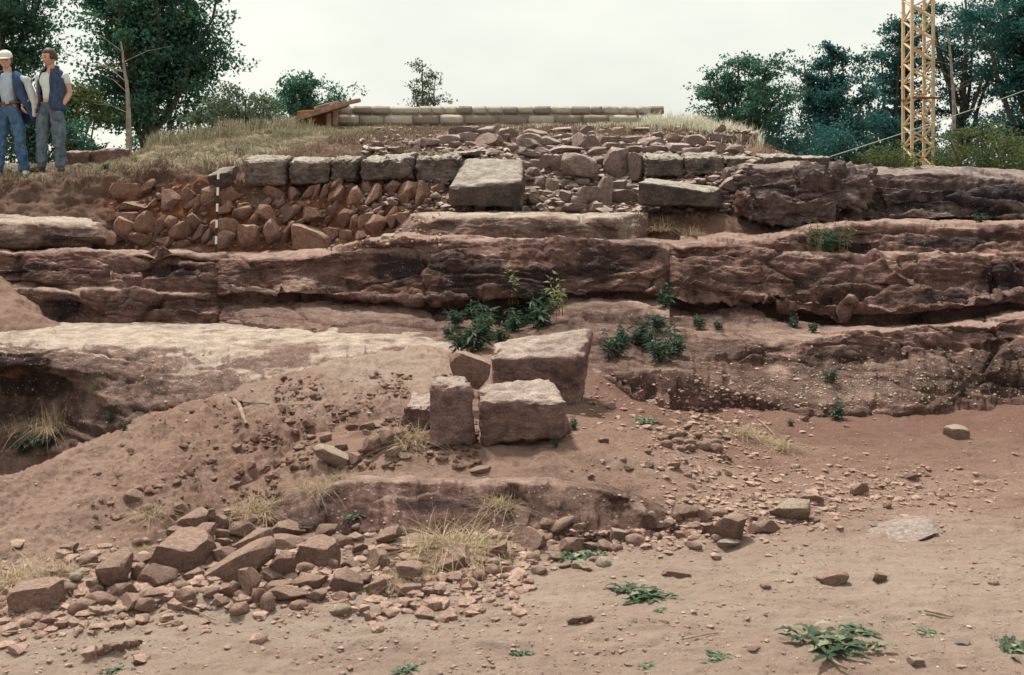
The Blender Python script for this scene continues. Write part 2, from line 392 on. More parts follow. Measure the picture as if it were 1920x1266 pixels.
M['pale_grass'] = leaf_mat('bleached grass', (0.46, 0.44, 0.32), (0.60, 0.58, 0.46), (0.72, 0.70, 0.58), (0.6, 0.58, 0.45))
M['bark'] = plain('bark', (0.12, 0.095, 0.078), (0.045, 0.036, 0.032), 6)
M['pale_bark'] = plain('pale bark', (0.34, 0.29, 0.255), (0.16, 0.125, 0.11), 7)
M['stem'] = plain('plant stem', (0.13, 0.13, 0.06), (0.20, 0.11, 0.06), 20)
M['root'] = plain('dry root', (0.34, 0.255, 0.195), (0.20, 0.13, 0.10), 20)
M['timber'] = plain('weathered timber', (0.36, 0.24, 0.17), (0.20, 0.115, 0.078), 9)
M['crane'] = plain('faded yellow mast paint', (0.70, 0.54, 0.345), (0.58, 0.41, 0.25), 3, 0.6, 0.3, 0.15)
M['rust'] = plain('rusty steel', (0.30, 0.125, 0.07), (0.18, 0.07, 0.045), 6, 0.8)
M['cable'] = plain('pale cable', (0.42, 0.42, 0.38), None, 6, 0.5)
M['pole_white'] = plain('white pole paint', (0.78, 0.75, 0.68), (0.66, 0.62, 0.55), 18, 0.6)
M['pole_black'] = plain('black pole paint', (0.028, 0.03, 0.034), (0.05, 0.045, 0.045), 18, 0.6)
M['mortar'] = plain('pale mortar', (0.48, 0.43, 0.36), (0.38, 0.33, 0.27), 9)
M['flower'] = plain('pink blossom', (0.55, 0.20, 0.36), (0.45, 0.14, 0.30), 20)
def wall_stone():
    g = G('pale wall stone'); co = g.coord('Object', rand=True); n = g.noise(co, 4, 7, 0.65)
    r = g.rand(); c = g.mix(g.ramp(r, 0.25, 0.6), (0.24, 0.19, 0.165), (0.46, 0.405, 0.345)); c = g.mix(g.math('MULTIPLY', g.ramp(n, 0.4, 0.7), 0.6), c, (0.30, 0.25, 0.19))
    return g.done(c, 0.95, g.bump(n, 0.5, 0.03), 0.05)
M['wall_stone'] = wall_stone()
def cloth(name, a, b, scale=14, bump=0.35, stretch=(1, 1, 0.35)):
    g = G(name); n = g.noise(g.coord('Object', scale=stretch), scale, 6, 0.65, 0.6)
    return g.done(g.mix(g.ramp(n, 0.3, 0.7), a, b), 0.9, g.bump(n, bump, 0.03), 0.08)
M['jeans_blue'] = cloth('blue denim', (0.045, 0.095, 0.185), (0.10, 0.175, 0.28))
M['jeans_grey'] = cloth('grey denim', (0.075, 0.105, 0.135), (0.155, 0.195, 0.225))
M['tee_grey'] = cloth('grey blue jersey', (0.33, 0.41, 0.50), (0.46, 0.54, 0.61))
M['tee_white'] = cloth('white jersey', (0.56, 0.62, 0.60), (0.66, 0.70, 0.66))
M['jacket_blue'] = cloth('navy jacket cloth', (0.035, 0.060, 0.125), (0.065, 0.100, 0.185))
M['lining'] = cloth('pale jacket lining', (0.46, 0.52, 0.55), (0.58, 0.62, 0.62))
M['vest'] = cloth('dark blue knit', (0.030, 0.048, 0.095), (0.070, 0.095, 0.155), 30)
M['cap'] = cloth('white cap cloth', (0.62, 0.63, 0.58), (0.72, 0.72, 0.66), 10, 0.2)
M['shoe_white'] = plain('white trainer', (0.62, 0.60, 0.55), (0.50, 0.46, 0.42), 12)
M['shoe_dark'] = plain('dark shoe', (0.055, 0.036, 0.034), (0.09, 0.06, 0.055), 12, 0.5, 0.3)
M['skin'] = plain('skin', (0.56, 0.34, 0.25), (0.50, 0.28, 0.20), 9, 0.55, 0.3, 0.05)
M['hair'] = plain('brown hair', (0.05, 0.032, 0.024), (0.085, 0.055, 0.042), 30, 0.6, 0.3)
M['eye'] = plain('eyes and brows', (0.03, 0.02, 0.018), None, 30, 0.4)
M['lip'] = plain('lips', (0.30, 0.115, 0.09), None, 30, 0.5)
M['belt'] = plain('leather belt', (0.16, 0.11, 0.07), (0.10, 0.07, 0.045), 30, 0.6, 0.3)
M['buckle'] = plain('brass buckle', (0.55, 0.42, 0.22), None, 10, 0.35, 0.5)
# ------------------------------------------------------------------ terrain
def ground_z(X, Y):
    lim = 0.35 + 0.34 * (Y - 5.6)
    rise = 0.25 * sst(5.0, 5.7, Y) * sst(-1.9, -1.1, X) * (1 - sst(lim, lim + 1.25, X)) + 0.09 * sst(6.8, 8.6, Y) * sst(-1, 0, X) * (1 - sst(1.0, 2.0, X))
    pit = -0.85 * sst(5.5, 7.2, Y) * (1 - sst(-3.3, -1.9, X)) * sst(-12, -8, X) * (1 - sst(12, 13, Y))
    bank = 0.22 * (1 - sst(-4.2, -2.2, X - 0.1 * Y)) * sst(3.9, 5.2, Y) * (1 - sst(5.5, 6.5, Y))
    foot = sst(6.9, 8.2, Y) * sst(0.5, 1.3, X)
    return rise * (1 - foot) - 0.07 * foot * (1 - sst(3.5, 5.5, X)) + pit + 0.0 * bank
def make_ground():
    xs = np.concatenate([-5.2 - np.geomspace(0.05, 200, 26)[::-1], np.arange(-5.2, 6.2, 0.0165), 6.2 + np.geomspace(0.05, 200, 26)])
    yv = 2987.0 / (np.arange(1300, 700, -1.7) - 400.0)
    ys = np.concatenate([yv[0] - np.geomspace(0.02, 150, 26)[::-1], yv, np.linspace(yv[-1] + .05, 14, 30), np.geomspace(15, 25, 5)])
    X, Y = np.meshgrid(xs, ys); sh = X.shape
    p = np.stack([X.ravel(), Y.ravel(), np.zeros(X.size)], 1)
    z = ground_z(p[:, 0], p[:, 1])
    near = ((np.abs(p[:, 0]) < 8) & (p[:, 1] > 2) & (p[:, 1] < 11)).astype(float)
    n = 0.05 * fbm(p * 0.55, 3) + 0.020 * fbm(p * np.array([1.6, 3.2, 1]), 4)
    q = fbm(p * np.array([5, 8, 1]) + 9, 4); n += 0.014 * q * sst(-0.2, 0.7, fbm(p * 0.8 + 3, 3) + 0.25)
    n += 0.012 * np.maximum(0, fbm(p * np.array([11, 15, 1]) + 4, 3)) * sst(5.4, 6.2, p[:, 1])
    n += 0.006 * fbm(p * 28, 3) - 0.010 * np.abs(fbm(p * np.array([4, 13, 1]) + 7, 3)); n += 0.04 * fbm(p * np.array([2.6, 2.6, 1]) + 5, 4) * sst(6.3, 7.2, p[:, 1]) * (1 - .5 * sst(7.4, 8.2, p[:, 1]))
    # shallow foot marks along the path
    r2 = np.random.RandomState(5)
    for _ in range(150):
        cx, cy = r2.uniform(-3.5, 4.8), r2.uniform(3.6, 7.6); a = r2.uniform(-0.6, 0.6); L, W = r2.uniform(.10, .17), r2.uniform(.04, .07)
        dx, dy = p[:, 0] - cx, p[:, 1] - cy; u = (dx * math.cos(a) + dy * math.sin(a)) / L; v = (-dx * math.sin(a) + dy * math.cos(a)) / W
        e = u * u + v * v; n += np.where(e < 6, -0.020 * np.exp(-e) + 0.009 * np.exp(-(np.sqrt(e) - 1.5) ** 2 * 5), 0)
    z += n * near
    V = np.stack([p[:, 0], p[:, 1], z], 1)
    idx = np.arange(X.size).reshape(sh)
    Fc = np.stack([idx[:-1, :-1], idx[:-1, 1:], idx[1:, 1:], idx[1:, :-1]], -1).reshape(-1, 4)
    me = np_mesh('ground', V, Fc)
    # trodden paler path across the foreground, darker damp soil near the cliff
    pc = 4.05 + 0.12 * p[:, 0] + 0.25 * fbm(p * 0.6 + 8, 3)
    pale = np.exp(-((p[:, 1] - pc) / 0.95) ** 2) * (0.85 + 0.25 * fbm(p * 1.7, 3))
    set_attr(me, 'pale', np.clip(pale, 0, 1))
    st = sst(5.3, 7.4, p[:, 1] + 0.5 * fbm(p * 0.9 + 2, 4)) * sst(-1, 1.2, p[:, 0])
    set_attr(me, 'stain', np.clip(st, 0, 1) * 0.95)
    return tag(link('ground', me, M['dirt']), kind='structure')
ground = make_ground()

def H(y, z_Y): return (y, z_Y)
X0, X1 = -560, 2480
STEP = 2.2

# --- hillside: excavated bank, then the slope up to the crest and down behind it
hl = [
 [(-900, 500, 12.6), (200, 490, 12.5), (400, 492, 12.45), (620, 488, 12.3), (780, 460, 12.0), (1200, 470, 11.8), (1420, 480, 11.5), (2600, 470, 11.8)],
 [(-900, 470, 12.65), (200, 470, 12.5), (400, 470, 12.45), (620, 468, 12.35), (780, 442, 12.1), (1200, 445, 11.9), (1420, 440, 11.75), (2600, 440, 12)],
 [(-900, 420, 12.7), (0, 408, 12.7), (200, 418, 12.68), (620, 415, 12.65), (780, 398, 12.35), (1000, 396, 12.35), (1200, 402, 12.2), (1420, 400, 12.3), (2600, 400, 12.6)],
 [(-900, 350, 13.3), (0, 343, 13.3), (130, 340, 13.3), (200, 330, 13.2), (300, 318, 13.15), (420, 340, 12.95), (460, 350, 12.88), (700, 345, 12.85), (850, 345, 12.9), (1000, 350, 13.05), (1200, 350, 12.95), (1370, 335, 12.8), (1420, 330, 12.9), (2600, 360, 13.0)],
 [(-900, 340, 13.7), (0, 333, 13.7), (130, 331, 13.7), (250, 311, 13.55), (420, 303, 13.5), (520, 297, 13.5), (700, 292, 13.5), (900, 290, 13.7), (1000, 295, 13.9), (1200, 300, 13.6), (1380, 302, 13.5), (1500, 306, 13.5), (1600, 322, 13.5), (2600, 352, 13.5)],
 [(-900, 335, 14.6), (0, 321, 14.5), (130, 318, 14.6), (240, 299, 14.6), (330, 282, 14.8), (450, 272, 15), (560, 270, 15.3), (700, 262, 15.6), (900, 258, 16), (1100, 258, 16), (1300, 266, 15.4), (1400, 280, 14.6), (1500, 298, 14), (1600, 318, 13.9), (2600, 350, 14)],
 [(-900, 330, 16), (0, 305, 16), (130, 311, 16), (200, 302, 16), (240, 292, 16), (300, 266, 17), (380, 249, 18), (450, 240, 19), (540, 237, 20), (640, 238, 20.3), (900, 238, 20.3), (1190, 232, 20.3), (1280, 232, 18.5), (1380, 254, 16.5), (1440, 282, 15.2), (1500, 296, 14.6), (1600, 317, 14.4), (1920, 338, 15), (2600, 348, 15)],
 [(-900, 332, 17), (0, 306, 17), (130, 312, 17), (240, 293, 17), (300, 267, 18.2), (450, 240, 20.5), (640, 237, 22.5), (1190, 232, 22.5), (1280, 232, 19.6), (1380, 254, 17.5), (1500, 297, 16), (1920, 340, 17), (2600, 350, 17)],
 [(-900, 381, 26), (0, 375, 26), (640, 360, 27), (1190, 360, 27), (1920, 372, 26), (2600, 381, 26)],
]
hs = Strip(hl[:7][::-1], [10, 26, 34, 34, 40, 14], 3.0, -900, 2600, colblur=14, rowblur=2, ragged=2.0)
# the strip's lines run from the crest down to the foot
p = hs.flat(); px, py = hs.px, hs.py
bank = (sst(285, 335, py) * 1.0)
edge = sst(0, 1, np.zeros_like(px))
d = 0.10 * fbm(p * 1.3, 4) + 0.07 * fbm(p * np.array([3.5, 3.5, 4.5]), 4) + 0.02 * fbm(p * 12, 3)
turfl = (1 - sst(780, 900, px)) + sst(1180, 1300, px) * 0.6
d += -0.05 * np.abs(fbm(p * 2.2 + 4, 3)) + (0.03 * fbm(p * 6 + 1, 4))
wy = sst(10.5, 13, p[:, 1]) * (0.55 + 0.45 * (1 - sst(14.5, 16, p[:, 1]))) * (1 - 0.75 * sst(17, 19.5, p[:, 1]))
hs.displace(d * wy)
z = hs.V[..., 2]
# red burnt earth shows in the lower bank; turf covers the slope above its edge
nn = fbm(p * 1.5 + 6, 4).reshape(hs.shape)
edge_y = np.interp(px[0], [-900, 0, 130, 200, 260, 330, 430, 520, 700, 800, 900, 1300, 1400, 1500, 2600], [346, 338, 336, 328, 318, 312, 306, 288, 248, 240, 236, 236, 262, 296, 352])
turf = (1 - sst(-4, 7, py - edge_y[None, :] + 9 * nn)) * (0.35 + 0.65 * sst(-.35, .15, fbm(p * 1.1 + 20, 4).reshape(hs.shape)))
red = hs.blobs([(300, 400, 120, 55, 1.0), (420, 420, 130, 60, 1.0), (560, 405, 170, 70, 0.95), (700, 400, 120, 65, 0.8), (240, 380, 50, 36, 1), (820, 380, 60, 40, .6), (1310, 350, 80, 30, 0.45), (1290, 430, 120, 30, 0.35), (1060, 400, 160, 24, 0.35), (390, 345, 90, 14, .8)]) * (1 - turf)
pale = hs.blobs([(1050, 275, 330, 50, .85), (1250, 290, 170, 40, .6), (1170, 415, 50, 26, .9), (1060, 350, 150, 50, .45), (620, 470, 60, 10, .8)]) * (1 - turf)
def build_hill():
    # join the crest's far side on as a second, coarse strip
    o = hs.build('hillside', M['hill'], dict(turf=turf, red=red, pale=pale))
    return tag(o, kind='structure')
hillside = build_hill()
bk = Strip([hl[8], hl[7], hl[6]], [6, 6], 12.0, -900, 2600, colblur=14, rowblur=1)
bk.V[-1, :, 2] -= 0.12
bkm = bk.build('hillside', M['hill'], dict(turf=np.ones(bk.shape), red=np.zeros(bk.shape), pale=np.zeros(bk.shape))); tag(bkm, kind='structure')
# plateau beyond the crest, out to the horizon
def plateau():
    xs = np.concatenate([-np.geomspace(14, 1500, 14)[::-1], np.linspace(-13, 13, 14), np.geomspace(14, 1500, 14)])
    ys = np.concatenate([np.linspace(19, 60, 18), np.geomspace(65, 1500, 12)])
    Xg, Yg = np.meshgrid(xs, ys); pp = np.stack([Xg.ravel(), Yg.ravel(), 0 * Xg.ravel()], 1)
    z = 2.02 + 0.15 * fbm(pp * 0.07, 3) - 0.35 * sst(20, 60, pp[:, 1]) - 0.10
    idx = np.arange(Xg.size).reshape(Xg.shape)
    Fc = np.stack([idx[:-1, :-1], idx[:-1, 1:], idx[1:, 1:], idx[1:, :-1]], -1).reshape(-1, 4)
    pp[:, 2] = z
    me = np_mesh('meadow', pp, Fc); set_attr(me, 'turf', np.ones(len(pp)))
    return tag(link('meadow', me, M['hill']), kind='structure')
plateau()

def ledge(name, lines, subs, x0, x1, mat, amp, calm=0.6, ck=1.0, strokes=(), stains_shade=(), pales=(), soils=(), dip=0.05, lf=5.0, seed=0.0, ragged=3.0, fade=14, step=STEP, top_calm=None, rowblur=2, colblur=10):
    s = Strip(lines, subs, step, x0, x1, colblur=colblur, rowblur=rowblur, ragged=ragged, seed=seed)
    q = s.flat()
    n0 = s.normals()[..., 2].ravel()
    a = amp * (1 - calm * sst(0.8, 0.99, n0))
    st, pl, so = s.blobs(stains_shade), s.blobs(pales), s.blobs(soils)
    if strokes: s.carve(strokes)
    s.displace(rock_disp(q, 1.0, dip, lf, seed, ck) * a, fade=fade)
    o = s.build(name, mat, dict(stain=st, pale=pl, soil=so))
    return tag(o, kind='structure'), s

# --- cliff, left block
cl_left = ledge('rock_ledge', [
 [(X0, 466, 13.0), (415, 466, 13.0)],
 [(X0, 468, 12.1), (0, 463, 12.1), (110, 467, 12.1), (250, 463, 12.1), (330, 465, 12.0), (425, 475, 12.0)],
 [(X0, 475, 11.85), (0, 470, 11.85), (110, 475, 11.85), (250, 470, 11.85), (330, 472, 11.78), (400, 480, 11.78), (425, 488, 12.0)],
 [(X0, 510, 11.7), (0, 508, 11.7), (250, 510, 11.7), (400, 515, 11.62), (425, 520, 11.95)],
 [(X0, 545, 11.68), (0, 535, 11.7), (150, 540, 11.68), (300, 545, 11.66), (400, 545, 11.6), (425, 550, 11.9)],
 [(X0, 552, 11.4), (0, 542, 11.45), (150, 547, 11.42), (300, 551, 11.42), (400, 552, 11.5), (425, 555, 11.8)],
 [(X0, 600, 11.25), (0, 600, 11.3), (150, 606, 11.25), (300, 606, 11.25), (400, 604, 11.3), (425, 606, 11.6)],
 [(X0, 640, 11.3), (425, 640, 11.4)]],
 [6, 5, 30, 26, 6, 40, 6], X0, 425, M['cliff'], 0.75,
 strokes=[([(215, 512), (250, 497), (300, 478)], 12, .04), ([(225, 505), (290, 498), (370, 512)], 20, .16), ([(90, 575), (130, 595), (190, 590)], 16, .10), ([(60, 500), (130, 512), (200, 520)], 7, .05), ([(200, 565), (290, 572), (380, 568)], 5, .05), ([(340, 590), (395, 600)], 6, .06)],
 stains_shade=[(300, 505, 85, 28, 1), (120, 575, 50, 26, .9), (60, 500, 60, 14, .7), (30, 515, 40, 12, .6), (250, 575, 60, 14, .6), (355, 575, 50, 20, .4)], pales=[(200, 466, 300, 6, .9), (150, 543, 140, 8, .9), (40, 565, 60, 40, .3)], seed=1.0, dip=0.03, lf=5.5)

# --- cliff, middle
cl_mid = ledge('rock_ledge', [
 [(395, 468, 13.0), (620, 462, 12.9), (760, 440, 12.6), (1255, 446, 12.2)],
 [(395, 484, 12.0), (480, 478, 11.95), (560, 479, 11.9), (620, 466, 11.75), (680, 451, 11.6), (760, 443, 11.4), (860, 441, 11.3), (960, 443, 11.2), (1060, 446, 11.1), (1150, 448, 11.1), (1235, 451, 11.1), (1255, 456, 11.3)],
 [(395, 500, 12.0), (412, 487, 11.75), (480, 485, 11.65), (560, 487, 11.58), (620, 474, 11.45), (680, 459, 11.25), (760, 450, 11.05), (860, 448, 10.95), (960, 450, 10.85), (1060, 453, 10.75), (1150, 455, 10.75), (1240, 460, 10.75), (1255, 470, 11.0)],
 [(395, 525, 11.9), (412, 520, 11.55), (580, 512, 11.45), (700, 505, 11.1), (800, 500, 10.8), (900, 500, 10.65), (1100, 500, 10.55), (1240, 505, 10.55), (1255, 505, 10.8)],
 [(395, 556, 11.8), (412, 552, 11.45), (580, 550, 11.25), (700, 558, 10.95), (800, 562, 10.65), (900, 560, 10.45), (1000, 556, 10.42), (1100, 550, 10.42), (1240, 548, 10.48), (1255, 548, 10.8)],
 [(395, 566, 11.8), (412, 562, 11.75), (580, 560, 11.55), (700, 570, 11.2), (800, 580, 10.9), (900, 580, 10.8), (1000, 575, 10.75), (1100, 562, 10.7), (1240, 560, 10.7), (1255, 560, 10.9)],
 [(395, 572, 11.9), (412, 574, 11.5), (600, 582, 11.2), (700, 586, 10.9), (800, 596, 10.6), (900, 605, 10.4), (1000, 600, 10.3), (1100, 578, 10.25), (1255, 574, 10.3)],
 [(395, 607, 11.6), (415, 607, 11.15), (445, 609, 10.9), (500, 612, 10.6), (650, 625, 10.1), (800, 645, 9.4), (900, 655, 9.2), (1000, 655, 9.2), (1120, 640, 9.3), (1255, 630, 9.6)],
 [(395, 640, 11.3), (445, 645, 10.75), (500, 650, 10.4), (650, 660, 9.8), (800, 690, 8.9), (900, 705, 8.5), (1000, 710, 8.35), (1120, 708, 8.4), (1255, 695, 8.6)],
 [(395, 740, 10.6), (800, 790, 8.6), (1255, 780, 8.3)]],
 [5, 6, 32, 40, 6, 6, 34, 36, 6], 395, 1255, M['cliff'], 0.62,
 strokes=[([(412, 548), (520, 556), (640, 566), (760, 572), (860, 585)], 5, .08), ([(600, 520), (680, 540), (760, 552), (830, 556)], 6, .05), ([(560, 492), (640, 500), (720, 482), (790, 470)], 5, .04), ([(740, 535), (820, 545), (900, 552)], 5, .06), ([(1080, 545), (1160, 520), (1235, 530)], 4, .04), ([(1100, 596), (1180, 602), (1250, 608)], 5, .07), ([(430, 585), (560, 600), (700, 606)], 10, -.03), ([(900, 560), (960, 590), (1010, 570)], 22, .15), ([(800, 455), (830, 500), (880, 540)], 14, .04)],
 stains_shade=[(760, 500, 110, 36, .95), (880, 510, 90, 45, .7), (1000, 530, 100, 40, .75), (1130, 500, 110, 45, .7), (1200, 470, 60, 30, .7), (640, 530, 80, 20, .5), (480, 500, 60, 16, .5), (960, 620, 110, 60, .55), (1120, 600, 90, 30, .5), (860, 590, 80, 30, .6), (1100, 575, 150, 14, .4)],
 pales=[(520, 545, 110, 14, .7), (565, 525, 26, 22, .9), (620, 470, 200, 7, .8), (900, 447, 350, 4, .8)], soils=[(520, 590, 150, 34, .8), (720, 610, 150, 40, .85), (980, 650, 230, 90, .95), (1180, 640, 140, 90, .95)], seed=4.0, dip=-0.10, lf=5.0)

# --- cliff, right
cl_right = ledge('rock_ledge', [
 [(1240, 446, 12.3), (1440, 440, 12.4), (1520, 420, 12.4), (X1, 400, 12.4)],
 [(1240, 452, 11.2), (1330, 450, 11.3), (1440, 444, 11.4), (1520, 422, 11.55), (1600, 410, 11.6), (1700, 409, 11.5), (1820, 416, 11.4), (1920, 413, 11.3), (X1, 400, 11.2)],
 [(1240, 470, 11.1), (1260, 460, 10.85), (1330, 458, 10.85), (1440, 455, 10.95), (1520, 434, 11.2), (1600, 420, 11.25), (1700, 418, 11.15), (1820, 425, 11.05), (1920, 422, 10.95), (X1, 408, 10.8)],
 [(1240, 490, 11.0), (1260, 475, 10.75), (1440, 466, 10.85), (1520, 470, 11.05), (1640, 468, 11.0), (1760, 470, 10.85), (1920, 468, 10.75), (X1, 455, 10.6)],
 [(1240, 500, 10.95), (1260, 485, 10.7), (1440, 474, 10.75), (1520, 480, 10.75), (1640, 478, 10.72), (1760, 476, 10.68), (1920, 478, 10.6), (X1, 465, 10.5)],
 [(1240, 525, 10.85), (1260, 520, 10.55), (1440, 520, 10.55), (1640, 520, 10.5), (1920, 525, 10.45), (X1, 505, 10.3)],
 [(1240, 556, 10.8), (1260, 552, 10.45), (1400, 562, 10.4), (1480, 570, 10.3), (1560, 590, 10.15), (1650, 592, 10.05), (1750, 586, 10.05), (1820, 578, 10.1), (1920, 562, 10.15), (X1, 535, 10)],
 [(1240, 575, 10.8), (1260, 562, 10.8), (1400, 582, 10.6), (1480, 590, 10.6), (1560, 602, 10.5), (1650, 606, 10.4), (1750, 600, 10.4), (1820, 592, 10.45), (1920, 577, 10.5), (X1, 548, 10.3)],
 [(1240, 590, 10.35), (1300, 600, 10.3), (1400, 612, 10.2), (1550, 617, 10.15), (1700, 609, 10.1), (1820, 598, 10.15), (1920, 586, 10.15), (X1, 552, 10.0)],
 [(1240, 622, 9.7), (1300, 638, 9.45), (1450, 642, 9.4), (1600, 628, 9.35), (1700, 616, 9.35), (1800, 607, 9.4), (1920, 596, 9.4), (X1, 562, 9.2)],
 [(1240, 660, 9.1), (1400, 690, 9.12), (1600, 685, 9.1), (1760, 660, 9.15), (1920, 655, 9.15), (X1, 620, 9)],
 [(1240, 695, 8.6), (1300, 708, 8.62), (1400, 745, 8.4), (1500, 768, 8.25), (1560, 776, 8.2), (1660, 772, 8.3), (1750, 765, 8.4), (1920, 738, 8.75), (X1, 700, 8.9)],
 [(1240, 770, 8.4), (1500, 840, 8.1), (1750, 840, 8.2), (X1, 800, 8.6)]],
 [4, 6, 24, 8, 24, 32, 6, 6, 18, 34, 46, 6], 1240, X1, M['cliff'], 0.72,
 strokes=[([(1480, 562), (1540, 556), (1580, 552), (1640, 540), (1660, 536)], 6, .16), ([(1560, 555), (1575, 575), (1600, 596)], 5, .08), ([(1420, 540), (1500, 530), (1560, 500), (1620, 480)], 8, .05), ([(1855, 490), (1862, 530), (1866, 550)], 4, .10), ([(1600, 596), (1680, 600), (1780, 590), (1920, 570)], 5, .10), ([(1270, 545), (1380, 556), (1470, 566)], 5, .07), ([(1500, 455), (1560, 462), (1640, 452)], 5, .07), ([(1500, 440), (1580, 448), (1650, 440)], 4, .05), ([(1640, 475), (1680, 510), (1740, 545)], 8, -.05), ([(1760, 520), (1800, 560)], 8, .05), ([(1690, 650), (1800, 648), (1920, 642)], 5, .07), ([(1700, 480), (1780, 470), (1850, 480)], 5, .05), ([(1890, 520), (1920, 540)], 10, .09), ([(1440, 650), (1560, 672), (1700, 668)], 12, .05)],
 stains_shade=[(1560, 455, 90, 20, .9), (1760, 445, 160, 20, .75), (1550, 530, 90, 40, .55), (1330, 520, 80, 36, .45), (1640, 560, 120, 20, .5), (1880, 520, 60, 40, .8), (1800, 560, 120, 24, .7), (1380, 585, 90, 18, .7), (1520, 690, 140, 34, .75), (1850, 700, 140, 50, .95), (1700, 730, 80, 26, .55), (1850, 620, 110, 22, .55), (1400, 600, 160, 10, .4), (1780, 690, 150, 50, .5)],
 pales=[(1740, 412, 200, 6, 1.0), (1480, 442, 200, 6, .5), (1460, 705, 26, 16, .9), (1660, 735, 36, 8, .6), (1600, 470, 90, 5, .7), (1440, 640, 120, 6, .5)], soils=[(1300, 670, 120, 80, .95), (1480, 720, 200, 70, .95), (1720, 720, 220, 66, .9), (1400, 605, 200, 24, .7), (1900, 680, 160, 80, .8), (2200, 660, 300, 100, .8), (1600, 660, 200, 24, .6)], seed=9.0, dip=0.08, lf=5.5)

# --- the lit shelf at the left and its hollow face
shelf_left = ledge('rock_shelf', [
 [(X0, 600, 11.6), (880, 612, 11.4)],
 [(X0, 607, 11.2), (0, 608, 11.2), (420, 606, 11.0), (600, 612, 10.6), (800, 625, 9.9), (880, 640, 9.6)],
 [(X0, 640, 9.7), (0, 640, 9.75), (150, 642, 9.7), (300, 650, 9.5), (450, 658, 9.3), (600, 650, 9.35), (800, 650, 9.2), (880, 665, 9.0)],
 [(X0, 652, 9.55), (0, 652, 9.58), (150, 656, 9.52), (300, 672, 9.25), (450, 690, 9.0), (600, 685, 8.95), (800, 680, 8.85), (880, 700, 8.6)],
 [(X0, 690, 9.42), (0, 685, 9.45), (110, 690, 9.38), (250, 715, 9.0), (400, 730, 8.6), (560, 715, 8.4), (880, 740, 8.3)],
 [(X0, 728, 10.1), (0, 724, 10.15), (105, 738, 9.85), (200, 758, 8.9), (300, 772, 8.55), (400, 768, 8.3), (560, 750, 8.0), (880, 780, 8.1)],
 [(X0, 760, 10.0), (0, 750, 10.05), (105, 772, 9.6), (200, 782, 8.85), (300, 790, 8.6), (400, 790, 8.3), (880, 800, 8.1)],
 [(X0, 860, 9.5), (0, 850, 9.4), (100, 855, 9.0), (300, 850, 8.1), (880, 850, 8)],
 [(X0, 1000, 9.0), (100, 1000, 8.8), (300, 980, 8.0), (880, 950, 7.9)]],
 [5, 16, 8, 22, 18, 6, 24, 5], X0, 880, M['shelf'], 0.55,
 strokes=[([(110, 790), (180, 812), (250, 806)], 7, .08), ([(250, 770), (320, 775), (380, 760)], 8, .08), ([(0, 700), (60, 706), (110, 730)], 16, .06)],
 stains_shade=[(40, 690, 120, 26, .9), (140, 700, 70, 30, .55), (50, 790, 120, 60, .7), (230, 775, 80, 20, .85), (330, 770, 80, 12, .8), (160, 820, 110, 30, .6), (50, 725, 110, 26, 1.0)], soils=[(60, 800, 160, 60, .9), (250, 800, 120, 40, .7), (330, 720, 190, 30, .45)], calm=0.7, ck=0.3,  # in the hollow, stain and soil colour also paint its deep shade
 pales=[(250, 628, 330, 22, 1.0), (560, 622, 260, 20, 1.0)], seed=14.0, dip=-0.04, lf=4.0)  # pale band: sand, with the light on the shelf top painted in

# --- pale slab in the middle terrace, ledge at far left
slab_mid = ledge('rock_slab', [
 [(740, 402, 12.7), (1215, 394, 12.6)],
 [(740, 440, 12.2), (765, 412, 11.95), (790, 403, 11.9), (900, 396, 11.85), (1000, 400, 11.8), (1100, 407, 11.8), (1150, 403, 11.8), (1200, 396, 12.0), (1215, 396, 12.3)],
 [(740, 450, 12.0), (765, 425, 11.65), (790, 411, 11.58), (900, 404, 11.55), (1000, 408, 11.5), (1100, 414, 11.5), (1150, 411, 11.5), (1200, 404, 11.8), (1215, 402, 12.1)],
 [(740, 455, 11.8), (765, 440, 11.5), (800, 432, 11.48), (900, 428, 11.45), (1100, 432, 11.42), (1200, 425, 11.7), (1215, 420, 12)],
 [(740, 470, 11.7), (800, 460, 11.4), (1200, 465, 11.4), (1215, 460, 11.8)]],
 [5, 5, 16, 14], 740, 1215, M['shelf'], 0.42,
 strokes=[([(800, 412), (840, 422), (850, 440)], 6, .04), ([(1090, 412), (1130, 430), (1150, 440)], 6, .05)],
 stains_shade=[(1050, 432, 80, 12, .6), (820, 425, 30, 10, .5)], pales=[(900, 402, 170, 7, .9), (1150, 408, 60, 8, .8), (1180, 420, 30, 20, .7)], seed=19.0)
slab_left = ledge('rock_slab', [
 [(X0, 398, 13.0), (205, 404, 13.0)],
 [(X0, 402, 12.5), (0, 406, 12.45), (100, 407, 12.45), (180, 415, 12.5), (205, 430, 12.7)],
 [(X0, 412, 12.15), (0, 415, 12.1), (100, 416, 12.1), (180, 424, 12.15), (205, 440, 12.5)],
 [(X0, 440, 12.05), (100, 440, 12.0), (180, 445, 12.1), (205, 450, 12.4)],
 [(X0, 458, 12.1), (100, 458, 12.06), (205, 462, 12.4)],
 [(X0, 470, 12.3), (205, 472, 12.5)]],
 [5, 5, 14, 8, 5], X0, 205, M['shelf'], 0.40,
 strokes=[([(60, 440), (110, 428), (160, 430)], 12, .06)],
 stains_shade=[(110, 440, 70, 18, .8), (20, 450, 60, 10, .5)], pales=[(60, 412, 180, 8, .9)], seed=23.0)

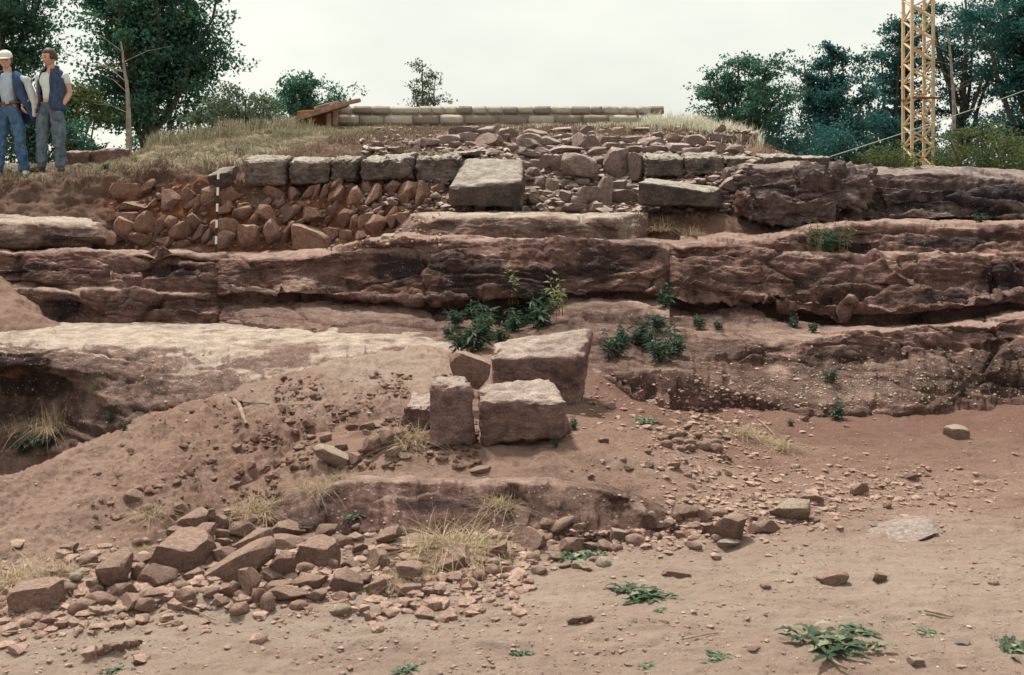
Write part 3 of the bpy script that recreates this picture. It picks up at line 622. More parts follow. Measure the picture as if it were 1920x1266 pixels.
# --- dark weathered outcrop at the upper right
outcrop = ledge('rock_outcrop', [
 [(1365, 308, 14.2), (1640, 312, 14.6), (2600, 345, 14.6)],
 [(1365, 318, 13.2), (1385, 308, 12.9), (1500, 306, 13.0), (1600, 312, 13.1), (1640, 316, 13.2), (1750, 316, 13.2), (1920, 327, 13.2), (2600, 344, 13.2)],
 [(1365, 330, 12.9), (1385, 316, 12.45), (1500, 313, 12.45), (1600, 319, 12.5), (1640, 323, 12.55), (1750, 324, 12.55), (1920, 335, 12.55), (2600, 352, 12.5)],
 [(1365, 350, 12.8), (1385, 345, 12.3), (1500, 345, 12.25), (1640, 348, 12.3), (1750, 352, 12.3), (1920, 360, 12.3), (2600, 372, 12.2)],
 [(1365, 375, 12.75), (1385, 375, 12.35), (1500, 380, 12.2), (1640, 380, 12.25), (1750, 382, 12.1), (1920, 388, 12.05), (2600, 392, 12)],
 [(1365, 400, 12.6), (1400, 398, 12.4), (1500, 405, 12.3), (1640, 410, 12.1), (1750, 410, 11.95), (1920, 408, 11.9), (2600, 405, 11.8)],
 [(1365, 440, 12.2), (1500, 430, 12.3), (1640, 425, 12.3), (2600, 425, 12.2)]],
 [5, 8, 26, 26, 22, 6], 1365, 2600, M['grey_cliff'], 0.72,
 strokes=[([(1690, 365), (1780, 362), (1850, 372), (1920, 370)], 5, .10), ([(1640, 395), (1720, 385), (1800, 396)], 5, .08), ([(1640, 340), (1750, 345), (1860, 352)], 4, .07), ([(1600, 330), (1640, 350), (1650, 385)], 6, .08), ([(1800, 390), (1920, 398)], 7, .10), ([(1400, 345), (1460, 330), (1500, 335)], 6, .05)],
 stains_shade=[(1560, 350, 70, 24, .8), (1780, 372, 120, 18, .8), (1880, 370, 80, 26, .8), (1440, 345, 50, 14, .5), (1860, 398, 90, 12, .9)], pales=[(1450, 310, 90, 5, .8), (1720, 320, 150, 5, .6), (1580, 320, 50, 8, .5)], seed=27.0, dip=0.10, lf=7.0)

# --- low rock step in front of the blocks
step_low = ledge('rock_step', [
 [(470, 880, 6.0), (650, 830, 6.2), (1000, 815, 6.3), (1340, 870, 6.2)],
 [(470, 960, 5.3), (520, 930, 5.3), (560, 906, 5.5), (650, 886, 5.6), (760, 882, 5.6), (960, 886, 5.6), (1100, 895, 5.55), (1200, 920, 5.5), (1260, 950, 5.3), (1340, 985, 5.2)],
 [(470, 985, 5.15), (520, 950, 5.08), (560, 922, 5.2), (650, 904, 5.27), (760, 900, 5.28), (860, 904, 5.27), (960, 902, 5.27), (1100, 910, 5.24), (1200, 936, 5.1), (1260, 962, 5.08), (1340, 992, 5.1)],
 [(470, 992, 5.12), (520, 968, 5.02), (560, 952, 5.03), (700, 942, 5.08), (900, 945, 5.08), (1100, 948, 5.06), (1200, 962, 5.04), (1340, 996, 5.08)],
 [(470, 1000, 5.1), (560, 990, 4.93), (700, 1000, 4.92), (900, 1005, 4.92), (1100, 1000, 4.9), (1260, 990, 4.98), (1340, 1000, 5.08)],
 [(470, 1060, 5.0), (900, 1070, 5.0), (1340, 1050, 5.0)]],
 [20, 8, 20, 16, 4], 470, 1340, M['cliff'], 0.3,
 strokes=[([(840, 920), (900, 935), (960, 925)], 10, .03), ([(930, 910), (950, 950), (960, 990)], 8, .03)],
 stains_shade=[(790, 940, 130, 30, .6), (640, 965, 90, 24, .45), (560, 970, 40, 16, .4)], pales=[(750, 885, 180, 20, .9), (1000, 890, 160, 20, .9), (600, 900, 80, 20, .6)], ck=0.25, soils=[(560, 960, 120, 50, .7), (1080, 955, 220, 60, .85), (760, 985, 200, 20, .7)], seed=31.0, lf=6, fade=30)

# --- spoil mound
ml = [
 [(X0, 1300, 5.6), (0, 1200, 6.6), (240, 1150, 7.2), (400, 1000, 7.9), (560, 900, 8.6), (700, 800, 9.2), (800, 760, 9.5), (900, 780, 9.3)],
 [(X0, 1060, 4.9), (0, 900, 5.6), (100, 860, 5.85), (240, 812, 6.25), (400, 745, 7.05), (560, 700, 7.85), (700, 662, 8.6), (800, 645, 9.0), (860, 655, 8.9), (900, 700, 8.6)],
 [(X0, 1060, 4.6), (0, 895, 5.2), (100, 850, 5.5), (240, 804, 5.9), (400, 735, 6.7), (560, 694, 7.5), (700, 660, 8.2), (800, 655, 8.5), (860, 680, 8.2), (900, 750, 7.6)],
 [(X0, 1130, 4.25), (0, 965, 4.9), (240, 885, 5.35), (400, 825, 5.9), (560, 775, 6.5), (700, 735, 7.1), (800, 720, 7.3), (860, 760, 6.8), (900, 820, 6.3)],
 [(X0, 1200, 3.9), (0, 1065, 4.4), (240, 985, 4.85), (400, 920, 5.3), (560, 865, 5.7), (700, 820, 6.1), (800, 810, 6.15), (900, 850, 5.95)],
 [(X0, 1300, 3.4), (0, 1168, 3.92), (240, 1130, 4.15), (400, 1060, 4.65), (480, 1000, 5.0), (560, 935, 5.3), (700, 885, 5.5), (800, 865, 5.6), (900, 870, 5.65)],
 [(X0, 1420, 3.3), (0, 1290, 3.8), (400, 1180, 4.5), (700, 1000, 5.2), (900, 960, 5.5)]]
ms = Strip(ml, [6, 8, 34, 44, 44, 6], 2.2, X0, 900, colblur=26, rowblur=4, ragged=1.2, seed=3)
p = ms.flat()
d = 0.08 * fbm(p * 1.5, 3) + 0.06 * fbm(p * 4 + 2, 4) + 0.045 * np.abs(fbm(p * 7 + 1, 3)) - 0.035 * np.abs(fbm(p * 13 + 6, 2)) + 0.014 * fbm(p * 26, 3) + 0.006 * fbm(p * 60, 2)
lump = sst(250, 700, ms.px.ravel()) * sst(690, 850, ms.py.ravel()) * 0.75 + 0.5
run = 0.010 * perlin(np.stack([(ms.px.ravel() + 0.9 * ms.py.ravel()) * 0.03, np.zeros(len(p)), ms.py.ravel() * 0.004], 1))
ms.displace(d * lump + run, fade=20)
mp = ms.blobs([(700, 690, 150, 50, .8), (800, 700, 70, 60, .6), (560, 740, 140, 40, .4)])
mst = ms.blobs([(330, 980, 200, 60, .4), (600, 820, 140, 50, .3), (200, 1080, 220, 50, .6)])
mound = tag(ms.build('dirt_mound', M['dirt'], dict(pale=mp, stain=mst)), kind='structure')
# second, small spoil heap against the cliff at the left edge
sl = Strip([
 [(X0, 470, 11.9), (-40, 490, 11.9), (130, 620, 11.4)], [(X0, 490, 11.5), (-40, 505, 11.5), (40, 545, 11.35), (70, 590, 11.2), (130, 622, 11.1)],
 [(X0, 560, 10.9), (-40, 565, 10.9), (40, 585, 10.9), (70, 605, 10.9), (130, 626, 10.9)], [(X0, 625, 10.2), (0, 622, 10.5), (60, 622, 10.6), (130, 630, 10.7)], [(X0, 700, 10.1), (130, 660, 10.6)]],
 [5, 16, 14, 5], 3, X0, 130, colblur=16, rowblur=3, seed=5)
p = sl.flat(); sl.displace(0.06 * fbm(p * 2.2, 4) + 0.03 * np.abs(fbm(p * 7, 3)), fade=10)
tag(sl.build('dirt_mound', M['dirt'], dict(pale=np.zeros(sl.shape), stain=np.full(sl.shape, .25))), kind='structure')

# ---- look-ups on the finished terrain
bpy.context.view_layer.update()
DG = bpy.context.evaluated_depsgraph_get()
O = Vector((0, 0, EYE))
def hit(px, py, default=13.0):
    d = P(px, py, 1.0) - O; d.normalize()
    ok, loc, nor, *_ = SC.ray_cast(DG, O, d, distance=200)
    if not ok: return P(px, py, default), Vector((0, 0, 1))
    return loc, nor
def drop(x, y, zt=8.0):
    ok, loc, nor, *_ = SC.ray_cast(DG, Vector((x, y, zt)), Vector((0, 0, -1)), distance=60)
    return (loc.z if ok else 0.0), (nor if ok else Vector((0, 0, 1)))
# ------------------------------------------------------------------ stones
def ico(sub):
    bm = bmesh.new(); bmesh.ops.create_icosphere(bm, subdivisions=sub, radius=1.0)
    V = np.array([v.co[:] for v in bm.verts]); Fc = np.array([[v.index for v in f.verts] for f in bm.faces]); bm.free()
    return V, Fc
ICO = {k: ico(k) for k in (1, 2, 3, 4)}
def stone_mesh(seed, kind, sub=3):
    r = np.random.RandomState(seed); V, Fc = ICO[sub]; V = V.copy()
    if kind == 'angular': nc, lo, hi = 14, 0.42, 0.78
    elif kind == 'blocky': nc, lo, hi = 9, 0.55, 0.75
    else: nc, lo, hi = 9, 0.74, 0.93
    N = r.normal(size=(nc, 3)); 
    if kind == 'blocky':
        ax = np.array([[1, 0, 0], [-1, 0, 0], [0, 1, 0], [0, -1, 0], [0, 0, 1], [0, 0, -1]]) + r.normal(scale=.16, size=(6, 3)); N = np.concatenate([ax, N[:4]])
    N /= np.linalg.norm(N, axis=1)[:, None]
    D = r.uniform(lo, hi, len(N))
    if kind == 'blocky': D[6:] = r.uniform(.75, .9, 4)
    for n, dd in zip(N, D):
        h = V @ n; over = np.maximum(0, h - dd); V -= over[:, None] * n * 0.96
    V += 0.035 * fbm(V * 1.6 + seed * 3.1, 2)[:, None] * V + 0.016 * fbm(V * 6 + seed, 3)[:, None] * V
    lo_, hi_ = V.min(0), V.max(0); V = (V - (lo_ + hi_) / 2) / (hi_ - lo_)
    me = np_mesh('stone', V, Fc)
    me.set_sharp_from_angle(angle=R(24))
    return me
SM = {}
def stone_mats(mat):
    if mat not in SM:
        SM[mat] = {}
        for kind, n in (('angular', 12), ('blocky', 7), ('round', 7)):
            L = []
            for i in range(n):
                me = BASE[kind][i].copy(); me.materials.append(M[mat]); L.append(me)
            SM[mat][kind] = L
    return SM[mat]
BASE = {k: [stone_mesh(100 * a + i, k) for i in range(n)] for a, (k, n) in enumerate((('angular', 12), ('blocky', 7), ('round', 7)), 1)}

LEDGER = []      # every stone with its picture place, for the labels
def stone(px, py, w, h, tilt=0.0, kind='angular', mat='rubble', lie=True, Y=None, zone='', name='stone', depth=None, label=None, yaw=None, sink=0.28, cat='stone', lift=0.0):
    if Y is None:
        loc, nor = hit(px, py + (0.42 * h if lie else 0.25 * h)); Y = loc.y
    W, Hh = w * Y / F * 1.08, h * Y / F * 1.08
    D = depth if depth else (0.5 * (W + max(Hh, 0.5 * W))) * rng.uniform(0.8, 1.1)
    me = rng.choice(stone_mats(mat)[kind])
    o = bpy.data.objects.new(name, me); C.objects.link(o)
    if lie:
        c = P(px, py, Y + 0.30 * D); zg, _ = drop(c.x, c.y, c.z + 0.9 * max(Hh, .1) + 0.05)
        c.z = zg + (0.5 - sink) * Hh * (1.0 if abs(tilt) < 30 else 1.1) + lift
    else:
        c = P(px, py, Y - 0.05 * D)
    o.location = c; o.scale = (W, D, Hh)
    o.rotation_euler = Euler((rng.uniform(-.15, .15), R(tilt), rng.uniform(-.3, .3) if yaw is None else R(yaw)), 'XYZ')
    o['category'] = cat
    LEDGER.append(dict(o=o, px=px, py=py, w=w, h=h, tilt=tilt, kind=kind, mat=mat, zone=zone, label=label, cat=cat))
    if label: o['label'] = label
    return o

# --- the stone packing exposed in the cut bank: (row, cx, cy, w, h, tilt)
PACK = [
 ('top', 239, 360, 50, 36, -5), ('top', 322, 376, 44, 38, 0), ('top', 352, 370, 24, 32, 15), ('top', 374, 384, 20, 34, 10), ('top', 389, 370, 28, 52, 20),
 ('top', 430, 368, 40, 28, -15), ('top', 424, 392, 34, 20, -25), ('top', 515, 364, 44, 22, 22), ('top', 553, 365, 26, 26, 0), ('top', 579, 361, 15, 34, 28), ('top', 593, 360, 12, 32, 18), ('top', 608, 360, 14, 30, 10),
 ('top', 631, 362, 32, 38, 14), ('top', 666, 368, 28, 40, 8), ('top', 690, 355, 28, 30, 10), ('top', 702, 370, 26, 46, 24), ('top', 734, 354, 26, 30, 18), ('top', 763, 365, 34, 48, 6), ('top', 735, 381, 20, 15, 20), ('top', 793, 368, 26, 52, 5), ('top', 820, 357, 30, 20, -15),
 ('middle', 249, 387, 58, 18, 6), ('middle', 241, 409, 42, 28, 10), ('middle', 238, 430, 36, 44, 10), ('middle', 276, 422, 40, 48, 22), ('middle', 299, 423, 26, 42, 24), ('middle', 322, 418, 30, 26, 16), ('middle', 341, 435, 26, 48, 38), ('middle', 362, 418, 26, 30, 25),
 ('middle', 455, 399, 42, 26, -8), ('middle', 498, 399, 42, 30, 6), ('middle', 542, 400, 50, 22, -28), ('middle', 590, 405, 50, 26, 10), ('middle', 615, 412, 34, 13, -32), ('middle', 645, 410, 30, 36, 10), ('middle', 664, 416, 18, 28, 8),
 ('middle', 683, 411, 20, 38, 26), ('middle', 703, 422, 44, 38, 12), ('middle', 737, 414, 22, 30, 10), ('middle', 755, 408, 26, 26, 12), ('middle', 570, 384, 22, 14, 0), ('middle', 520, 384, 20, 14, 5), ('middle', 625, 392, 22, 14, 0), ('middle', 680, 390, 22, 12, 10),
 ('bottom', 203, 446, 28, 32, -20), ('bottom', 376, 441, 24, 40, 25), ('bottom', 391, 443, 16, 40, 28), ('bottom', 424, 427, 54, 34, -4), ('bottom', 421, 450, 42, 34, 6), ('bottom', 469, 441, 48, 48, 14), ('bottom', 512, 435, 36, 44, 12), ('bottom', 539, 437, 18, 48, 24), ('bottom', 581, 450, 84, 44, 12),
 ('bottom', 262, 449, 40, 26, 5), ('bottom', 310, 452, 34, 18, 0), ('bottom', 345, 458, 26, 14, 0), ('bottom', 620, 436, 34, 26, 20), ('bottom', 650, 441, 28, 22, 15), ('bottom', 680, 444, 26, 18, 10)]
for row, x, y, w, h, t in PACK:
    stone(x, y, w * .95, h * 1.0, t * 1.3, 'angular' if w < 60 else 'blocky', rng.choice(['red_rubble', 'red_rubble', 'rubble']), lie=False, zone='pack_' + row, name='packing_stone')
r2 = random.Random(33)
for k_ in range(64):
    x, y = r2.uniform(205, 830), r2.uniform(346, 462)
    if y > np.interp(x, [200, 600, 830], [462, 455, 398]): continue
    w = r2.uniform(14, 26); row = 'top' if y < 384 else ('middle' if y < 426 else 'bottom')
    stone(x, y, w * 1.5, w * .62, -r2.uniform(25, 62), 'angular', r2.choice(['red_rubble', 'red_rubble', 'rubble']), lie=False, zone='pack_' + row, name='packing_stone')
stone(417, 334, 54, 36, -8, 'angular', 'grey_block', lie=False, Y=12.75, zone='solo', name='boulder', label='dark grey boulder just behind the top of the striped pole', cat='boulder')
stone(727, 442, 26, 12, -14, 'angular', 'white_stone', lie=True, zone='solo', name='stone', label='small white stone at the left end of the pale middle slab')

# --- loose rubble on the upper slope
UP = [
 (872, 246, 56, 22, 0), (880, 258, 42, 18, 0), (912, 246, 32, 22, 0), (918, 266, 46, 22, 0), (953, 248, 34, 22, 0), (991, 261, 42, 28, -10), (997, 275, 34, 20, 0), (1004, 248, 38, 14, 0), (1048, 245, 46, 14, -4),
 (1032, 262, 38, 18, 0), (1061, 284, 56, 13, -4), (1086, 267, 32, 28, 0), (1107, 271, 30, 28, -32), (1102, 246, 24, 18, -20), (1026, 305, 26, 28, 10), (1050, 308, 38, 28, 0), (1086, 312, 60, 34, 14), (1053, 330, 26, 13, 0),
 (1015, 343, 22, 20, 0), (1034, 351, 22, 28, 10), (999, 357, 28, 12, 12), (1002, 375, 25, 20, 0), (1086, 357, 28, 10, -30), (1107, 368, 36, 32, -12), (1086, 379, 30, 20, 0), (1132, 361, 24, 52, 4), (1080, 391, 42, 16, 0), (994, 297, 42, 9, 4), (1121, 303, 28, 16, 0),
 (1156, 309, 44, 50, 12), (1191, 314, 26, 46, 4), (1302, 262, 36, 22, 0), (1345, 277, 38, 20, 16), (1380, 281, 34, 16, 8), (1325, 286, 28, 14, 0), (1224, 266, 52, 16, 0), (1180, 262, 42, 14, 0), (1232, 255, 22, 14, 0), (1270, 278, 46, 15, 0), (1223, 279, 42, 14, 0), (1305, 286, 50, 12, 0),
 (1232, 318, 24, 20, 0), (1256, 320, 22, 22, 10), (1346, 262, 62, 15, 6), (1313, 341, 18, 11, 0), (1364, 347, 30, 24, -10), (1364, 330, 16, 26, -20), (1161, 349, 28, 20, 0), (1178, 352, 20, 14, 10), (1166, 371, 52, 26, 0), (1142, 340, 20, 16, 0), (1060, 345, 24, 14, 0), (1075, 330, 22, 14, 0),
 (1140, 262, 36, 18, 0), (1150, 278, 40, 16, 6), (1120, 285, 30, 14, 0), (1185, 284, 36, 12, -4), (960, 276, 30, 16, 0), (945, 262, 24, 16, 0), (1060, 256, 24, 12, 0), (1000, 325, 26, 18, 6), (1005, 310, 22, 18, 0), (1110, 330, 24, 16, 8), (1095, 342, 22, 14, 0), (1120, 388, 22, 14, 0), (1040, 378, 24, 14, 0), (1025, 365, 20, 14, 0), (1060, 368, 22, 16, 12),
 (1200, 245, 34, 14, 0), (1160, 244, 30, 13, 0), (1265, 262, 28, 14, 0), (1290, 272, 26, 12, 0), (1330, 300, 10, 8, 0), (840, 262, 40, 14, -4), (800, 272, 44, 12, -6), (850, 272, 34, 12, 0), (1020, 282, 30, 14, 0), (975, 284, 30, 12, 0)]
for x, y, w, h, t in UP:
    stone(x, y, w * 1.12, h * 1.15, t, rng.choice(['angular', 'angular', 'angular', 'blocky']), 'grey_rubble', lie=(h < 0.9 * w and y < 300), zone='upper', name='rubble_stone')
r2 = random.Random(21)
n = 0
while n < 44:
    x, y = r2.uniform(690, 1400), r2.uniform(240, 395)
    if x < 1000 and y > 288: continue
    if x < 800 and y < 252: continue
    if y > 330 and x > 1190: continue
    if y > 290 and 1200 < x < 1380: continue
    w = r2.uniform(12, 22)
    stone(x, y, w, w * r2.uniform(.45, .8), r2.uniform(-20, 20), 'angular', 'grey_rubble', lie=y < 300, zone='upper_small', name='rubble_stone'); n += 1

# --- rubble spilled along the foot of the mound
LOW = [
 (248, 931, 32, 26, 0), (276, 955, 22, 18, 0), (336, 955, 26, 18, 0), (358, 974, 46, 66, 25), (326, 1002, 30, 16, -6), (380, 1002, 42, 38, 0), (412, 983, 34, 32, -10), (392, 970, 24, 22, 0), (418, 1006, 26, 16, 8), (418, 1018, 28, 17, 14), (457, 996, 52, 30, 0),
 (345, 1039, 94, 62, 6), (399, 1030, 42, 16, 0), (397, 1048, 24, 18, 0), (474, 1013, 74, 34, -14), (423, 1043, 38, 34, -15), (539, 992, 58, 30, 4), (539, 1018, 68, 22, 8), (595, 1035, 70, 60, 6), (530, 1061, 40, 48, 28), (612, 996, 38, 26, 0),
 (211, 1074, 56, 68, 4), (263, 1048, 36, 22, -14), (298, 1078, 56, 44, 0), (259, 1074, 22, 40, 0), (233, 1108, 46, 30, 0), (298, 1117, 52, 22, 8), (190, 1125, 52, 24, 6), (155, 1138, 46, 26, -8), (241, 1134, 46, 24, 0), (276, 1138, 42, 26, 0),
 (52, 1168, 24, 16, 0), (95, 1164, 30, 17, 0), (116, 1172, 18, 14, 0), (366, 1074, 38, 24, 0), (341, 1099, 32, 20, 0), (345, 1121, 38, 30, 0), (435, 1104, 38, 34, -20), (470, 1092, 38, 58, -6), (487, 1117, 32, 36, 0), (453, 1121, 22, 24, 0), (502, 1130, 24, 36, 0),
 (448, 1145, 32, 20, -12), (509, 1078, 36, 26, 0), (578, 1091, 62, 26, -4), (522, 1099, 42, 20, 0), (540, 1117, 62, 24, 0), (595, 1117, 36, 24, 0), (643, 1016, 46, 22, 10), (676, 1026, 26, 20, 0), (728, 1010, 44, 26, -14), (736, 1033, 46, 24, 16), (705, 1049, 46, 42, -8), (647, 1091, 58, 50, 0),
 (706, 1102, 34, 28, 0), (682, 1088, 26, 22, 0), (837, 1045, 48, 22, -14), (844, 1063, 72, 22, -18), (934, 1031, 28, 40, 8), (925, 1067, 28, 20, 14), (851, 1084, 26, 18, 10), (620, 1060, 30, 22, 0), (660, 1060, 30, 20, 0), (570, 1066, 34, 22, 0), (440, 1076, 26, 18, 0), (415, 1130, 24, 18, 0), (395, 1115, 26, 20, 0),
 (316, 1060, 30, 22, 0), (178, 1098, 28, 22, 0), (130, 1108, 30, 22, 0), (640, 1120, 30, 16, 0), (560, 1136, 30, 16, 0), (740, 1072, 32, 18, 0), (790, 1064, 28, 18, 0), (880, 1098, 30, 16, 0), (900, 1080, 24, 16, 0), (960, 1070, 28, 18, 0), (955, 1045, 24, 18, 0), (805, 1110, 26, 14, 0), (130, 1030, 30, 22, 0), (165, 1052, 30, 24, 0), (230, 1042, 26, 18, 0), (35, 1100, 28, 20, 0), (110, 1080, 30, 20, 0)]
BIG = {(358, 974): 'large upright angular stone leaning at the upper edge of the rubble spill', (345, 1039): 'largest flat-faced pink stone high in the rubble spill',
       (595, 1035): 'large wedge stone with a broken lower face at the foot of the rock step', (211, 1074): 'tall rounded boulder at the left of the rubble spill',
       (298, 1078): 'dark mossy block beside the tall rounded boulder', (647, 1091): 'large pyramid stone at the front edge of the rubble',
       (539, 992): 'pale topped block wedged under the left end of the rock step', (539, 1018): 'long flat slab beneath the pale topped block',
       (474, 1013): 'long slab sloping over the upper end of the dark leaning slab', (705, 1049): 'rounded boulder left of the dry grass tuft', (530, 1061): 'club shaped stone leaning under the big wedge stone'}
for x, y, w, h, t in sorted(LOW, key=lambda q: q[1]):
    stone(x, y, w * 1.1, h * 1.12, t, 'blocky' if (w > 50 and rng.random() < .2) else rng.choice(['angular', 'angular', 'angular', 'round']), 'rubble', zone='lower', name='rubble_stone', label=BIG.get((x, y)))
stone(440, 1068, 172, 44, -32, 'blocky', 'rubble', zone='solo', depth=0.16, name='stone_slab', label='long dark stone slab propped diagonally across the rubble spill', yaw=8, sink=0.3)
stone(69, 1117, 92, 50, -5, 'blocky', 'rubble', zone='solo', name='boulder', label='wide block with a flat top at the far left end of the rubble', yaw=-12)
stone(142, 1099, 26, 15, 0, 'round', 'white_stone', zone='solo', label='small whitish stone beside the far left block', lift=.04)
stone(766, 1107, 48, 18, 4, 'blocky', 'rubble', zone='solo', name='rubble_stone', label='lower of two flat stones stacked below the dry grass tuft')
stone(768, 1088, 52, 22, -4, 'blocky', 'rubble', zone='solo', name='rubble_stone', label='upper of two flat stones stacked below the dry grass tuft', lift=.045)
stone(640, 1147, 38, 18, -8, 'round', 'pale_stone', zone='solo', label='orange pale stone lying alone in front of the rubble spill')
stone(622, 866, 62, 28, 24, 'angular', 'pale_stone', zone='solo', label='pale oblong stone on the mound left of the upright block', lift=.02)
stone(661, 862, 36, 20, -10, 'angular', 'rubble', zone='solo', label='pink stone just right of the pale oblong stone on the mound')
stone(900, 883, 38, 9, -4, 'angular', 'rubble', zone='solo', label='thin dark flat stone lying in front of the upright block', cat='stone')
r2 = random.Random(5)
def rubble_line(x): return np.interp(x, [20, 130, 300, 480, 640, 800, 960], [1135, 1120, 1085, 1070, 1075, 1075, 1060])
n = 0
while n < 55:
    x = r2.uniform(20, 960); c = rubble_line(x); y = r2.gauss(c, 34)
    if y < c - 95 or y > c + 55: continue
    w = r2.uniform(10, 21)
    stone(x, y, w, w * r2.uniform(.55, .85), r2.uniform(-25, 25), r2.choice(['angular', 'round']), 'rubble', zone='lower_small', name='rubble_stone'); n += 1

# --- right-hand end of the rubble
RT = [
 (994, 1011, 62, 44, 6), (1026, 988, 30, 22, 18), (1023, 1010, 26, 18, 0), (1053, 1002, 54, 17, -30), (1072, 1022, 46, 32, 0), (1086, 1002, 26, 18, 0), (1106, 1025, 30, 18, 12), (1132, 1024, 28, 24, 0), (1154, 1026, 28, 16, 0), (1191, 1013, 36, 24, 6),
 (1281, 1002, 32, 16, 0), (1253, 990, 26, 16, -10), (1285, 962, 46, 30, 8), (1317, 967, 50, 28, 8), (1326, 990, 22, 24, 0), (1345, 962, 36, 14, 0), (1396, 969, 32, 20, 0), (1414, 972, 18, 14, 0), (1302, 1024, 28, 14, 8), (1302, 988, 22, 18, 0), (1268, 975, 22, 18, 0), (1345, 1010, 22, 14, 0),
 (1519, 937, 48, 20, 6), (1529, 976, 20, 13, 0), (1263, 873, 26, 14, 0), (1217, 873, 18, 10, 0), (1180, 880, 20, 10, 0), (1290, 890, 18, 9, 0), (1000, 1045, 26, 16, 0), (1040, 1045, 24, 16, 0), (1060, 1060, 22, 14, 0), (975, 1035, 24, 16, 0), (1115, 1048, 20, 12, 0), (1230, 1005, 20, 12, 0), (990, 1090, 24, 12, 0), (1010, 1070, 30, 16, 0)]
for x, y, w, h, t in RT:
    stone(x, y, w, h, t, rng.choice(['angular', 'angular', 'round']), 'rubble', zone='right', name='rubble_stone')
stone(1366, 992, 72, 58, -10, 'angular', 'rubble', zone='solo', name='boulder', label='large two-toned angular stone in the right rubble cluster')
stone(1432, 988, 60, 28, -12, 'angular', 'rubble', zone='solo', name='boulder', label='oblong grey pink stone between the two-toned and yellow topped stones')
stone(1483, 956, 70, 46, 4, 'angular', 'pale_stone', zone='solo', name='boulder', label='yellowish topped boulder ending the right rubble cluster')
stone(1363, 1023, 46, 18, -8, 'angular', 'grey_rubble', zone='solo', label='pale grey flat stone below the two-toned stone')
stone(1131, 1054, 28, 20, 0, 'round', 'white_stone', zone='solo', label='white stone right of the green leafy weed in the rubble')
stone(1086, 1058, 28, 18, 0, 'angular', 'pale_stone', zone='solo', label='pale stone among the green weed leaves in the rubble')
stone(1157, 1004, 30, 26, 15, 'blocky', 'pale_stone', zone='solo', label='pale squarish stone under the right end of the rock step')
stone(1221, 995, 14, 10, 0, 'round', 'white_stone', zone='solo', label='tiny white pebble at the right end of the rock step')
stone(1794, 812, 40, 28, 0, 'blocky', 'pale_stone', zone='solo', name='boulder', label='squarish stone alone on the sand at the far right')
stone(1611, 917, 36, 26, -18, 'angular', 'rubble', zone='solo', label='pointed red stone right of the yellow topped boulder')
stone(1561, 1089, 54, 20, -18, 'blocky', 'rubble', zone='solo', label='red oblong stone lying alone on the path at right')
stone(1649, 1082, 26, 22, 8, 'angular', 'red_rubble', zone='solo', label='small red clod right of the oblong stone on the path', cat='clod')
stone(1435, 1100, 20, 9, 0, 'round', 'red_rubble', zone='solo', label='small rust red chip left of the oblong stone on the path')
stone(1267, 1074, 50, 14, 4, 'blocky', 'rubble', zone='solo', label='flat grey pink stone bedded in the path')
stone(1074, 1163, 24, 18, 0, 'angular', 'red_rubble', zone='solo', label='left of two dark red clods touching on the path', cat='clod')
stone(1098, 1162, 28, 15, -12, 'angular', 'red_rubble', zone='solo', label='right of two dark red clods touching on the path', cat='clod')
stone(1709, 895, 24, 15, 0, 'angular', 'rubble', zone='solo', label='dark pebble below the squarish stone at far right')
stone(1664, 948, 16, 15, 0, 'angular', 'red_rubble', zone='solo', label='small red pebble below the pointed red stone')
stone(1718, 1243, 28, 13, 8, 'blocky', 'pale_stone', zone='solo', label='pale flat stone near the bottom right corner')
stone(1803, 1202, 34, 16, -5, 'angular', 'grey_rubble', zone='solo', label='flat grey stone left of the bright green tuft in the corner')
stone(1863, 1093, 20, 11, 0, 'round', 'rubble', zone='solo', label='dark pebble at the right edge of the path')
stone(1414, 1219, 24, 9, 0, 'angular', 'red_rubble', zone='solo', label='red chip between two rosette weeds at the bottom')
stone(926, 826, 18, 16, 20, 'angular', 'white_stone', zone='solo', label='white chip at the foot of the gap between the blocks')
stone(1343, 842, 20, 12, 0, 'angular', 'white_stone', zone='solo', label='white chip in front of the row of cobbles')
stone(1146, 760, 16, 14, 0, 'angular', 'white_stone', zone='solo', label='white chip on the bank right of the large back block')
o = stone(1690, 1000, 128, 24, -9, 'angular', 'grey_rubble', zone='solo', name='stone_slab', label='pale worn flat rock bedded flush in the sandy path', depth=0.30, sink=0.52)
for i, (x, y, w) in enumerate([(190, 1224, 22), (205, 1219, 24), (222, 1216, 26), (238, 1211, 20), (250, 1206, 24), (259, 1203, 16)]):
    stone(x, y, w, w * .75, 0, 'angular', 'red_rubble', zone='clod_row', name='clod', cat='clod')
COB = [(1249, 832, 22), (1270, 827, 20), (1276, 841, 18), (1292, 829, 22), (1296, 840, 20), (1320, 836, 26), (1341, 829, 24), (1343, 841, 26), (1341, 822, 22), (1327, 827, 18), (1295, 821, 18), (1262, 818, 22), (1278, 813, 20), (1308, 816, 18), (1243, 822, 18)]
for x, y, w in COB: stone(x, y, w * 1.1, w * .68, 0, 'round', 'rubble', zone='cobble', name='cobble', cat='cobble')
for i in range(12):   # smaller stones scattered over the bank right of the blocks
    r3 = rng
    x, y = r3.uniform(1090, 1560), r3.uniform(735, 900)
    stone(x, y, r3.uniform(12, 22), r3.uniform(8, 13), r3.uniform(-15, 15), 'angular', 'rubble', zone='bank', name='stone')
